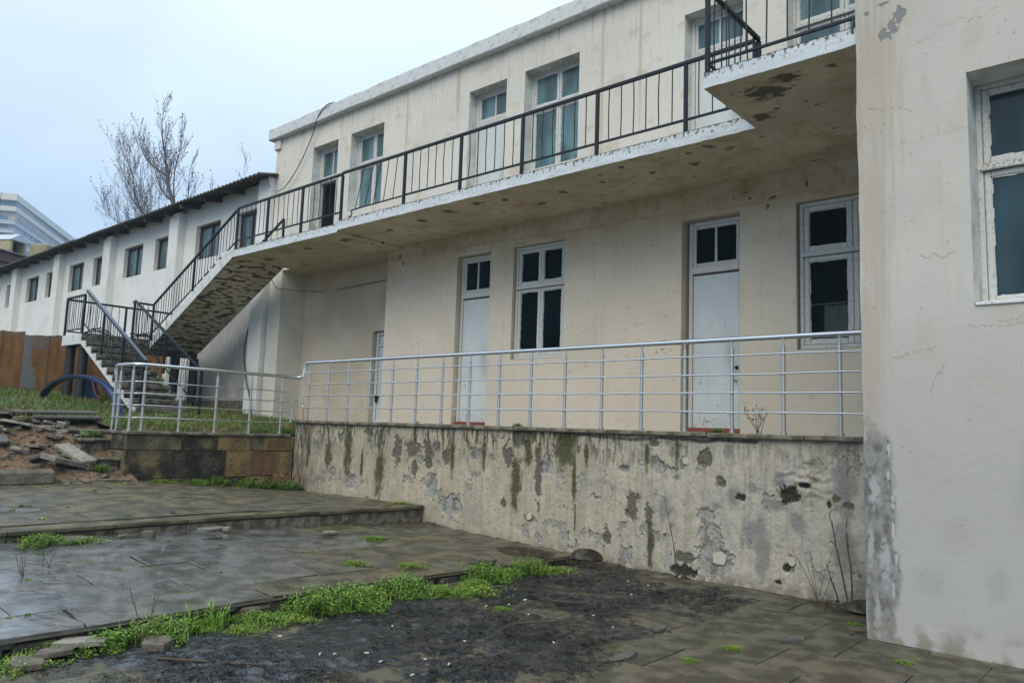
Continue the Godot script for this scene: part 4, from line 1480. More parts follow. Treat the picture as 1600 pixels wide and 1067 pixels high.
	var face := grid_mesh(560, 96, func(u: float, v: float) -> Vector3:
		var px := clampi(int(u * W), 0, W - 1)
		var py := clampi(int((1.0 - v) * H), 0, H - 1)
		var x := x0 + u * wd
		var y := y0 + v * ht
		var wr := clampf(1.0 - Vector2((x + 2.88) / 0.34, (y - 1.10) / 0.24).length(), 0.0, 1.0)
		var fold := 0.045 * wr * (1.0 - absf(bul.get_noise_2d(x * 2.3 + 7.0, y * 4.2)) * 3.0)
		return Vector3(x, y, 1.5 + (hh[py * W + px] - 0.5) * 0.032 + 0.010 * bul.get_noise_2d(x, y * 1.4) + fold))
	put("plaster_face", face, uv_mat(c.color_tex(), 0.88, c.normal_tex(3.5), 0.7), t)
	var b := MB.new()
	b.span(Vector3(-11.93, -0.1, 1.2), Vector3(-1.96, 1.50, 1.47))
	put("core", b.done(), M.concrete_dark, t)
	var x := -11.99
	while x < -2.0:
		var x2 := minf(x + rng.randf_range(0.95, 1.25), -1.955)
		var o := put("cap_stone", box_mesh(Vector3(x2 - x - 0.006, 0.055, 0.30), 0.012), M.cap_stone, t)
		o.position = Vector3((x + x2) * 0.5, 1.548 + rng.randf_range(-0.004, 0.004), 1.405)
		o.rotation = Vector3(rng.randf_range(-0.01, 0.01), rng.randf_range(-0.004, 0.004), rng.randf_range(-0.004, 0.004))
		x = x2
	# a few flakes of plaster standing off the wall
	var flake := flat(Color(0.72, 0.69, 0.63), 0.9)
	for q in [[-3.80, 0.24, 0.085], [-3.02, 0.31, 0.045], [-4.20, 1.25, 0.045], [-6.45, 0.42, 0.05]]:
		var f := put("plaster_flake", shard(q[2], 0.008, 9), flake, t)
		f.transform = Transform3D(Basis(Vector3.RIGHT, PI * 0.5 - rng.randf_range(0.03, 0.12)) * Basis(Vector3.UP, rng.randf() * 3.0), Vector3(q[0], q[1], 1.507))

func stone_wall() -> void:
	var t := thing("stone_wall", "mossy block wall with slab coping between grass bank and paved terrace", "wall")
	var b := MB.new()
	b.span(Vector3(-13.3, -0.1, 4.1), Vector3(-12.05, 1.26, 4.33))
	b.span(Vector3(-12.3, -0.1, 1.5), Vector3(-12.0, 1.26, 4.33))
	put("core", b.done(), M.concrete_dark, t)
	var tones := [[Color(0.53, 0.445, 0.285), Color(0.39, 0.33, 0.215)], [Color(0.43, 0.395, 0.30), Color(0.285, 0.265, 0.20)], [Color(0.44, 0.385, 0.27), Color(0.16, 0.15, 0.12)], [Color(0.46, 0.34, 0.255), Color(0.37, 0.30, 0.215)], [Color(0.27, 0.25, 0.20), Color(0.11, 0.105, 0.085)]]
	var mats: Array[Material] = []
	for i in tones.size():
		mats.append(tri_mat(two_tone(120 + i, 0.006, 6, tones[i][0], tones[i][1], 0.22, 0.78, 512, 0.16), 0.7, 0.8, M.nrm_rough, 0.45))
	var rows := [[1.03, 1.265, [4.40, 3.98, 3.55, 2.95, 2.36, 2.12, 1.52], [1, 1, 2, 0, 1, 0]], [0.60, 1.025, [4.40, 3.66, 2.78, 2.32, 1.92, 1.52], [2, 4, 0, 3, 0]], [-0.05, 0.595, [4.40, 3.2, 2.4, 1.52], [2, 4, 0]]]
	for r in rows:
		var zs: Array = r[2]
		for i in zs.size() - 1:
			var za: float = zs[i + 1]
			var zb: float = zs[i]
			var o := put("stone_block", box_mesh(Vector3(0.10, r[1] - r[0] - 0.003, zb - za - 0.003), 0.005), mats[r[3][i]], t)
			o.position = Vector3(-11.985 + rng.randf_range(-0.008, 0.008), (r[0] + r[1]) * 0.5, (za + zb) * 0.5)
		for xs in [[-12.94, -12.48], [-12.475, -12.04]]:
			var o := put("stone_block", box_mesh(Vector3(xs[1] - xs[0], r[1] - r[0] - 0.006, 0.10), 0.012), mats[[0, 1, 2][rng.randi() % 3]], t)
			o.position = Vector3((xs[0] + xs[1]) * 0.5, (r[0] + r[1]) * 0.5, 4.355)
	var z := 4.43
	while z > 1.6:
		var z2 := maxf(z - rng.randf_range(0.8, 1.1), 1.56)
		var o := put("coping_slab", box_mesh(Vector3(0.34, 0.05, z - z2 - 0.006), 0.01), M.cap_stone, t)
		o.position = Vector3(-12.07, 1.293, (z + z2) * 0.5)
		z = z2
	var o2 := put("coping_slab", box_mesh(Vector3(0.78, 0.05, 0.30), 0.01), M.cap_stone, t)
	o2.position = Vector3(-12.64, 1.294, 4.28)
	# broken steps climbing beside the wall
	var s := thing("garden_steps", "short flight of broken concrete steps beside mossy block wall", "steps")
	for q in [[-11.80, 0.62, 0.46, 0.9], [-12.18, 0.90, 0.38, 0.60], [-12.60, 1.17, 0.40, 0.42], [-13.05, 1.30, 0.40, 0.5]]:
		var st := put("step", box_mesh(Vector3(q[2] + 0.06, 0.26, q[3]), 0.02), M.concrete_dark, s)
		st.position = Vector3(q[0] - 0.14, q[1] - 0.155, 4.41 + q[3] * 0.5)
		st.rotation = Vector3(rng.randf_range(-0.02, 0.02), rng.randf_range(-0.03, 0.03), 0)
		var tr := put("tread", box_mesh(Vector3(q[2] + 0.10, 0.045, q[3] + 0.03), 0.012), M.step_stone, s)
		tr.position = Vector3(q[0] - 0.13, q[1] - 0.01, 4.42 + q[3] * 0.5)
		tr.rotation = Vector3(rng.randf_range(-0.03, 0.03), rng.randf_range(-0.04, 0.04), rng.randf_range(-0.02, 0.02))

# ------------------------------------------------------------------ staircase
func flight(t: Node3D, xt: float, yt: float, xb: float, yb: float, za: float, zb: float, n: int, s0: Vector2, s1: Vector2, step_mat: Material, soffit: Material, outer: Material) -> void:
	# steps from (xt, yt) down to (xb, yb); za is the inner edge, zb the outer one
	var run := (xb - xt) / n
	var rise := (yt - yb) / n
	var sg := signf(run)
	for i in n:
		var y := yt - rise * (i + 1)
		var st := MB.new()
		var xa := xt + run * i
		st.span(Vector3(xa, y - 0.10, za + 0.004), Vector3(xa + run + sg * 0.02, y, zb - 0.004), 0.012)
		st.span(Vector3(xa + sg * 0.02, y - rise + 0.03, za + 0.006), Vector3(xa + run - sg * 0.012, y - 0.102, zb - 0.006))
		put("step", st.done(), step_mat, t)
	# inclined slab under the steps
	var b := MB.new()
	var A := Vector3(s0.x, s0.y, 0)
	var B := Vector3(s1.x, s1.y, 0)
	var za3 := Vector3(0, 0, za)
	var zb3 := Vector3(0, 0, zb)
	if sg < 0:
		b.quad(B + za3, A + za3, A + zb3, B + zb3, Vector2(0, 0), Vector2(1, 0), Vector2(1, 1), Vector2(0, 1))
	else:
		b.quad(A + za3, B + za3, B + zb3, A + zb3, Vector2(0, 0), Vector2(1, 0), Vector2(1, 1), Vector2(0, 1))
	put("soffit", b.done(), soffit, t)
	for zz in [za, zb]:
		var p := PackedVector2Array()
		p.append(Vector2(A.x, A.y))
		if absf(A.x - xt) > 0.1:
			p.append(Vector2(A.x, yt - 0.004))
			p.append(Vector2(xt, yt - 0.004))
		for i in n:
			p.append(Vector2(xt + run * i, yt - rise * (i + 1) - 0.004) + Vector2(0, rng.randf_range(-0.012, 0.002)))
			p.append(Vector2(xt + run * (i + 1), yt - rise * (i + 1) - 0.004) + Vector2(-sg * rng.randf_range(0.0, 0.03), rng.randf_range(-0.02, 0.002)))
		p.append(Vector2(B.x, B.y))
		var q := PackedVector2Array()
		for v in p:
			if q.is_empty() or q[-1].distance_to(v) > 0.003:
				q.append(v)
		var s := MB.new()
		s.prism(q, Vector3(0, 0, zz - 0.012), Vector3.RIGHT, Vector3.UP, Vector3(0, 0, 0.024))
		put("stringer", s.done(), outer, t)

func staircase() -> void:
	var t := thing("staircase", "concrete dog-leg staircase with landing on dark round columns, peeling soffit", "staircase")
	var so := soffit_texture(700, 220, 141, 0.235, [])
	var so2 := soffit_texture(256, 128, 151, 0.05, [])
	flight(t, -15.1, 5.05, -18.2, 3.33, 0.3, 1.49, 12, Vector2(-14.65, 4.885), Vector2(-18.2, 3.14), M.step_stone, uv_mat(so[0], 0.9, so[1], 0.9), M.stucco_white)
	flight(t, -18.25, 3.33, -14.8, 1.58, 1.92, 2.98, 11, Vector2(-18.25, 3.11), Vector2(-14.8, 1.38), M.step_stone, uv_mat(so2[0], 0.9), M.stucco_white)
	var b := MB.new()
	b.span(Vector3(-15.1, 4.9, 0.304), Vector3(-14.652, 5.046, 1.486))
	put("head_slab", b.done(), M.step_stone, t)
	b = MB.new()
	b.span(Vector3(-19.35, 3.20, 0.30), Vector3(-18.22, 3.33, 2.985), 0.008)
	put("landing_slab", b.done(), M.step_stone, t)
	b = MB.new()
	b.span(Vector3(-19.36, 3.09, 2.96), Vector3(-18.235, 3.325, 3.0), 0.008)
	b.span(Vector3(-19.375, 3.09, 0.30), Vector3(-19.345, 3.325, 2.97), 0.008)
	put("landing_edge", b.done(), M.stucco_white, t)
	b = MB.new()
	b.span(Vector3(-18.4, 3.0, 0.3), Vector3(-18.24, 3.195, 2.95), 0.008)
	put("landing_beam", b.done(), M.concrete_dark, t)
	var cm := tri_mat(two_tone(160, 0.05, 5, Color(0.135, 0.15, 0.16), Color(0.33, 0.345, 0.34), 0.66, 0.80, 512, 0.1), 1.3, 0.6, M.nrm_rough, 0.6)
	for q in [[-19.2, 2.84, 3.19], [-18.42, 2.84, 3.19], [-18.35, 0.8, 3.0], [-18.35, 0.32, 3.0]]:
		b = MB.new()
		b.tube(PackedVector3Array([Vector3(q[0], upper_y(q[0]) - 0.2, q[1]), Vector3(q[0], q[2], q[1])]), PackedFloat32Array([0.105, 0.10]), 20)
		put("column", b.done(), cm, t)

# ------------------------------------------------------------------ iron railings
func rail_run(t: Node3D, a: Vector3, b: Vector3, top: float, low: float, posts: Array, gap: float, bend := 0.012, thick := 0.045) -> void:
	# a and b at floor level; posts as fractions; handrail top above floor, bottom rail low above floor
	var up := Vector3.UP
	var h := MB.new()
	h.bar(a + up * (top - thick * 0.5), b + up * (top - thick * 0.5), thick, thick, 0.006)
	put("handrail", h.done(), M.dark_iron, t)
	if low > 0.0:
		h = MB.new()
		h.bar(a + up * low, b + up * low, 0.022, 0.03, 0.003)
		put("bottom_rail", h.done(), M.dark_iron, t)
	for f in posts:
		var p := a.lerp(b, f)
		h = MB.new()
		h.span(p + Vector3(-0.022, -0.02, -0.022), p + Vector3(0.022, top - thick, 0.022), 0.004)
		put("post", h.done(), M.dark_iron, t)
	var n := maxi(1, int(round(a.distance_to(b) / gap)))
	for i in range(1, n):
		var f := float(i) / n
		var near := false
		for q in posts:
			if absf(q - f) * a.distance_to(b) < gap * 0.35:
				near = true
		if near:
			continue
		var p := a.lerp(b, f)
		h = MB.new()
		var e := Vector3(rng.randf_range(-bend, bend), 0, rng.randf_range(-bend, bend))
		h.tube(PackedVector3Array([p + up * low, p + up * lerpf(low, top, 0.5) + e, p + up * (top - thick)]), PackedFloat32Array([0.0075]), 6)
		put("baluster", h.done(), M.dark_iron, t)

func balcony_railings() -> void:
	var t := thing("balcony_railing", "long dark iron railing along the narrow balcony with missing and bent bars", "railing")
	var floor_y := 5.09
	var xs := [-11.03, -9.34, -8.05, -6.82, -5.54, -4.26, -3.40]
	var z := 1.46
	rail_run(t, Vector3(-14.62, 5.05, z), Vector3(-11.03, floor_y - 0.02, z), 0.90, 0.18, [0.0, 0.324, 0.657, 1.0], 0.171)
	# damaged bay: bottom rail torn off at the left, bars slanting
	var b := MB.new()
	b.bar(Vector3(-11.03, 5.967, z), Vector3(-9.34, 5.967, z), 0.045, 0.045, 0.006)
	put("handrail", b.done(), M.dark_iron, t)
	b = MB.new()
	b.tube(PackedVector3Array([Vector3(-10.78, 5.13, z + 0.02), Vector3(-10.70, 5.10, z + 0.03), Vector3(-10.66, 5.17, z + 0.03), Vector3(-10.72, 5.22, z + 0.02), Vector3(-10.5, 5.235, z + 0.01), Vector3(-9.34, 5.25, z)]), PackedFloat32Array([0.013]), 6)
	put("bottom_rail", b.done(), M.dark_iron, t)
	for q in [[-10.62, -10.42], [-10.36, -10.16], [-10.13, -9.98], [-9.86, -9.76], [-9.62, -9.54]]:
		b = MB.new()
		b.rod(Vector3(q[0], 5.24, z), Vector3(q[1], 5.95, z), 0.0075, 6)
		put("baluster", b.done(), M.dark_iron, t)
	for i in range(1, xs.size() - 1):
		rail_run(t, Vector3(xs[i], floor_y, z), Vector3(xs[i + 1], floor_y, z), 0.90, 0.165, [0.0] if i < xs.size() - 2 else [0.0, 1.0], 0.184)
	var w := thing("balcony_railing", "dark iron railing round the wide balcony at upper right, with return beside it", "railing")
	rail_run(w, Vector3(-3.355, floor_y, 2.69), Vector3(-1.96, floor_y, 2.69), 0.92, 0.10, [0.0], 0.186)
	rail_run(w, Vector3(-3.355, floor_y, 2.69), Vector3(-3.355, floor_y, 1.46), 0.90, 0.10, [1.0], 0.155)
	b = MB.new()
	b.tube(PackedVector3Array([Vector3(-1.99, 5.19, 2.69), Vector3(-1.965, 5.16, 2.70), Vector3(-1.975, 5.03, 2.71)]), PackedFloat32Array([0.012]), 6)
	put("wall_bracket", b.done(), M.dark_iron, w)

func stair_railings() -> void:
	var t := thing("stair_railing", "dark iron railing climbing the upper stair flight to the balcony", "railing")
	rail_run(t, Vector3(-18.25, 3.34, 1.46), Vector3(-14.64, 5.05, 1.46), 0.88, 0.16, [0.0, 0.52], 0.14)
	rail_run(t, Vector3(-18.25, 3.34, 1.46), Vector3(-18.22, 3.34, 1.96), 0.86, 0.10, [], 0.13)
	var k := thing("stair_railing", "short dark iron railing on the wall side at the stair head", "railing")
	rail_run(k, Vector3(-18.1, 3.34, 0.34), Vector3(-14.69, 5.05, 0.34), 0.95, 0.16, [0.0, 0.5, 1.0], 0.28)
	var l := thing("stair_railing", "dark iron railing round the raised stair landing, left of the flights", "railing")
	rail_run(l, Vector3(-19.32, 3.33, 2.97), Vector3(-18.25, 3.33, 2.97), 0.89, 0.11, [0.0, 1.0], 0.115)
	rail_run(l, Vector3(-19.32, 3.33, 2.97), Vector3(-19.32, 3.33, 0.34), 0.87, 0.11, [0.5, 1.0], 0.165)
	var f := thing("stair_railing", "iron railing with handrail top painted pale as if lit on near side of lower stair flight", "railing")
	rail_run(f, Vector3(-18.23, 3.40, 2.95), Vector3(-14.9, 1.70, 2.95), 0.90, 0.14, [0.33, 0.66, 0.97], 0.13, 0.02, 0.05)
	var lit_top := MB.new()
	lit_top.bar(Vector3(-18.23, 4.315, 2.95), Vector3(-14.9, 2.615, 2.95), 0.065, 0.018, 0.005)
	put("handrail_lit_top", lit_top.done(), flat(Color(0.30, 0.335, 0.39), 0.35), f)  # light on the handrail top, put in as a paler strip
	var g := thing("stair_railing", "dark iron railing on the building side of lower stair flight", "railing")
	rail_run(g, Vector3(-18.12, 3.36, 1.95), Vector3(-14.62, 1.62, 1.95), 0.87, 0.12, [0.0, 0.5, 0.99], 0.13, 0.02, 0.05)
	# scraps of bent iron left on the landing
	for q in [[-18.5, 2.55, "tangle of bent dark iron bars lying at front of stair landing"], [-18.45, 1.55, "second tangle of bent iron bars at the back of stair landing"]]:
		var s := thing("iron_scrap", q[2], "scrap", Vector3(q[0], 3.335, q[1]), "bent iron on the landing")
		for i in 7:
			var b := MB.new()
			var p := PackedVector3Array()
			var a0 := rng.randf_range(-0.5, 0.5)
			for m in 9:
				var u := m / 8.0
				p.append(Vector3(-0.12 + 0.03 * i + 0.05 * sin(u * 3.0 + i), 0.012 + sin(u * PI) * rng.randf_range(0.12, 0.2) * (0.6 + 0.07 * i), 0.30 - 0.6 * u + a0 * 0.1))
			b.tube(p, PackedFloat32Array([0.008]), 6)
			put("bent_bar", b.done(), M.dark_iron, s)

# ------------------------------------------------------------------ stainless railings
func steel_post(t: Node3D, p: Vector3, top: float) -> void:
	var b := MB.new()
	b.tube(PackedVector3Array([p, p + Vector3(0, 0.012, 0), p + Vector3(0, 0.03, 0), p + Vector3(0, 0.031, 0), p + Vector3(0, top - p.y - 0.10, 0), p + Vector3(0, top - p.y - 0.095, 0), p + Vector3(0, top - p.y - 0.09, 0), p + Vector3(0, top - p.y - 0.025, 0)]), PackedFloat32Array([0.033, 0.033, 0.028, 0.021, 0.021, 0.017, 0.009, 0.009]), 14)
	b.tube(PackedVector3Array([p + Vector3(0, top - p.y - 0.034, 0), p + Vector3(0, top - p.y - 0.026, 0)]), PackedFloat32Array([0.012, 0.024]), 12)
	put("post", b.done(), M.steel_dull, t)

func steel_railings() -> void:
	var t := thing("steel_railing", "long shiny stainless steel railing of four bars on the plastered wall", "railing")
	var top := 2.60
	for i in 17:
		var x := -2.545 - 0.5735 * i
		if x > -11.75:
			steel_post(t, Vector3(x, 1.575, 1.42), top)
	var b := MB.new()
	b.tube(PackedVector3Array([Vector3(-11.87, 2.36, 1.44), Vector3(-11.87, 2.52, 1.43), Vector3(-11.85, 2.575, 1.42), Vector3(-11.80, 2.60, 1.42), Vector3(-1.955, 2.60, 1.42)]), PackedFloat32Array([0.028]), 16)
	put("handrail", b.done(), M.steel, t)
	var ys := [2.42, 2.21, 2.01, 1.80]
	for i in 4:
		b = MB.new()
		var p := PackedVector3Array()
		var x := -11.83
		while x < -1.96:
			p.append(Vector3(x, ys[i] + rng.randf_range(-0.006, 0.006), 1.445 + rng.randf_range(-0.003, 0.003)))
			x += 0.41
		p.append(Vector3(-1.955, ys[i], 1.445))
		b.tube(p, PackedFloat32Array([0.0095]), 10)
		put("bar", b.done(), M.steel, t)
	b = MB.new()
	b.tube(PackedVector3Array([Vector3(-11.80, 2.42, 1.445), Vector3(-11.84, 2.41, 1.445), Vector3(-11.86, 2.37, 1.445), Vector3(-11.86, 1.85, 1.445), Vector3(-11.84, 1.81, 1.445), Vector3(-11.80, 1.80, 1.445)]), PackedFloat32Array([0.0095]), 10)
	put("end_loop", b.done(), M.steel, t)
	var s := thing("steel_railing", "lower stainless steel railing on mossy block wall, turning a corner", "railing")
	for z in [4.18, 3.6, 3.0, 2.38, 1.78]:
		steel_post(s, Vector3(-12.0, 1.318, z), 2.335)
	for x in [-12.0, -12.53, -12.70]:
		steel_post(s, Vector3(x, 1.318, 4.33 if x < -12.1 else 4.36), 2.335)
	b = MB.new()
	b.tube(PackedVector3Array([Vector3(-12.74, 2.20, 4.33), Vector3(-12.74, 2.28, 4.33), Vector3(-12.72, 2.325, 4.33), Vector3(-12.66, 2.335, 4.33), Vector3(-12.10, 2.335, 4.33), Vector3(-12.02, 2.335, 4.30), Vector3(-12.0, 2.335, 4.22), Vector3(-12.0, 2.335, 1.52), Vector3(-11.97, 2.335, 1.46), Vector3(-11.87, 2.36, 1.44)]), PackedFloat32Array([0.028]), 16)
	put("handrail", b.done(), M.steel, s)
	var y2 := [2.07, 1.89, 1.71, 1.52]
	for i in 4:
		b = MB.new()
		b.tube(PackedVector3Array([Vector3(-12.72, y2[i], 4.36), Vector3(-12.10, y2[i], 4.36), Vector3(-12.0, y2[i], 4.32), Vector3(-11.972, y2[i] + 0.004, 4.22), Vector3(-11.972, y2[i] - 0.004, 3.0), Vector3(-11.972, y2[i], 1.62)]), PackedFloat32Array([0.0095]), 10)
		put("bar", b.done(), M.steel, s)
	b = MB.new()
	b.tube(PackedVector3Array([Vector3(-11.972, 2.07, 1.64), Vector3(-11.972, 2.06, 1.60), Vector3(-11.972, 2.02, 1.575), Vector3(-11.972, 1.57, 1.575), Vector3(-11.972, 1.53, 1.60), Vector3(-11.972, 1.52, 1.64)]), PackedFloat32Array([0.0095]), 10)
	put("end_loop", b.done(), M.steel, s)

# ------------------------------------------------------------------ fence and junk
func fence_and_junk() -> void:
	var mats: Array[Material] = []
	for k in 4:
		var c := Canvas.new(96, 288, Color(0.50, 0.35, 0.175))
		c.vary(c.noise(40, 160, 300 + k, 4), 0.30)
		c.vary(c.noise(3, 60, 310 + k, 3), 0.14)
		var g := c.noise(18, 24, 320 + k, 5)
		c.over(c.times(c.ramp(g, 0.42, 0.46, 1.0), c.rows(func(v: float) -> float: return 1.0 if v < 0.10 + 0.05 * k else 0.0)), Color(0.42, 0.40, 0.385), -0.2)
		if k == 3:
			c.over(c.blobs([[8, 120, 26, 170], [24, 240, 34, 90]], g, 0.8, 0.05), Color(0.45, 0.445, 0.44), -0.2)
		c.over(c.ramp(c.noise(20, 12, 330 + k, 4), 0.80, 0.83, 0.7), Color(0.60, 0.50, 0.38))
		c.over(c.rows(func(v: float) -> float: return smoothstep(0.85, 1.0, v) * 0.5), Color(0.25, 0.20, 0.13))
		mats.append(uv_mat(c.color_tex(), 0.7, c.normal_tex(2.0), 0.6))
	var t := thing("board_fence", "fence of peeling orange-brown boards with one bare grey board", "fence")
	var z := 0.05
	var i := 0
	var kinds := [0, 1, 0, 2, 1, 0, 3, 0, 1, 2, 0, 1, 2, 0, 1, 0, 2, 1]
	while z < 9.5:
		var wz := rng.randf_range(0.46, 0.52)
		var yb := upper_y(-20.5) - 0.06
		var yt := 3.40 + rng.randf_range(-0.05, 0.06)
		var lean := rng.randf_range(-0.004, 0.004)
		var b := MB.new()
		var x := -20.5 + (0.012 if i % 2 == 0 else -0.012)
		# ragged broken top edge
		var p := PackedVector2Array([Vector2(0, 0), Vector2(wz + 0.012, 0)])
		for k in 6:
			p.append(Vector2((wz + 0.012) * (1.0 - k / 5.0), yt - yb + rng.randf_range(-0.03, 0.015)))
		var front := MB.new()
		b.prism(p, Vector3(x, yb, z + wz), Vector3(0, 0, -1), Vector3(lean, 1, 0), Vector3(-0.02, 0, 0))
		for v in b.v.size():
			var q := b.v[v]
			b.uv[v] = Vector2((z + wz - q.z) / wz, 1.0 - (q.y - yb) / (yt - yb + 0.02))
		var kd: int = kinds[i % kinds.size()]
		var o := put("fence_board", b.done(), mats[kd], t)
		if kd == 3:
			o.set_meta("label", "bare weathered grey fence board with orange veneer peeled off")
		z += wz
		i += 1
	var rail := MB.new()
	rail.span(Vector3(-20.62, 2.5, 0.05), Vector3(-20.54, 2.6, 9.6), 0.004)
	put("rail", rail.done(), M.bark, t)
	# blue plastic arch: a bent band with turned-up rims
	var blue := flat(Color(0.085, 0.19, 0.35), 0.35)
	var ar := thing("slide_arch", "blue bent plastic band arching over the grass in front of staircase columns", "arch")
	var pts := PackedVector2Array([Vector2(-18.42, 1.76), Vector2(-18.30, 1.90), Vector2(-18.05, 2.05), Vector2(-17.65, 2.17), Vector2(-17.2, 2.245), Vector2(-16.7, 2.28), Vector2(-16.2, 2.275), Vector2(-15.7, 2.23), Vector2(-15.2, 2.13), Vector2(-14.85, 2.02), Vector2(-14.55, 1.86), Vector2(-14.4, 1.72), Vector2(-14.3, 1.5)])
	var band := MB.new()
	for k in pts.size() - 1:
		var a := pts[k]
		var c := pts[k + 1]
		var na := Vector2(-(c - a).y, (c - a).x).normalized()
		if na.y < 0:
			na = -na
		for s in [[-0.16, 0.0, 0.13, 0.012], [-0.065, 0.015, 0.022, 0.055], [0.065, 0.015, 0.022, 0.055]]:
			var mid := (a + c) * 0.5
			var bx := Vector3((c - a).x, (c - a).y, 0).normalized()
			var by := Vector3(na.x, na.y, 0)
			var cz: float = s[0] + (0.16 if s[2] > 0.1 else 0.0)
			band.box(Vector3(mid.x, mid.y, 3.6 + cz) + by * s[1], Vector3((c - a).length() + 0.012, s[3], s[2]), Basis(bx, by, bx.cross(by)), 0.004)
	put("band", band.done(), blue, ar)
	var pl := thing("plastic_sheet", "blue plastic panel with bent brown rim leaning under stair landing", "panel")
	var pb := MB.new()
	pb.prism(PackedVector2Array([Vector2(-18.80, 1.86), Vector2(-17.85, 1.86), Vector2(-18.1, 2.15), Vector2(-18.30, 2.34), Vector2(-18.84, 2.36)]), Vector3(0, 0, 2.60), Vector3.RIGHT, Vector3.UP, Vector3(0, 0, 0.03))
	put("plate", pb.done(), blue, pl)
	pb = MB.new()
	pb.tube(PackedVector3Array([Vector3(-18.28, 2.36, 2.66), Vector3(-18.12, 2.28, 2.70), Vector3(-17.95, 2.12, 2.72), Vector3(-17.80, 1.97, 2.72), Vector3(-17.55, 1.88, 2.70)]), PackedFloat32Array([0.025]), 8)
	put("rim", pb.done(), M.brown_frame, pl)
	pb = MB.new()
	pb.bar(Vector3(-18.85, 1.89, 2.70), Vector3(-17.6, 1.87, 2.72), 0.05, 0.035, 0.004)
	put("edge_strip", pb.done(), M.threshold, pl)
	# planks and kerb lines lying in the grass
	var lying := [[Vector3(-17.0, 1.77, 4.4), Vector3(-17.9, 1.86, 6.6), 0.14, "dark rotten plank lying in the grass in front of the fence"], [Vector3(-15.4, 1.62, 3.55), Vector3(-15.6, 1.65, 6.8), 0.12, "long grey kerb strip half sunk in the grass"]]
	for q in lying:
		var o := MB.new()
		o.bar(q[0], q[1], q[2], 0.06, 0.01)
		tag(put("plank", o.done(), M.bark if q[2] > 0.13 else M.concrete_dark), q[3], "plank")

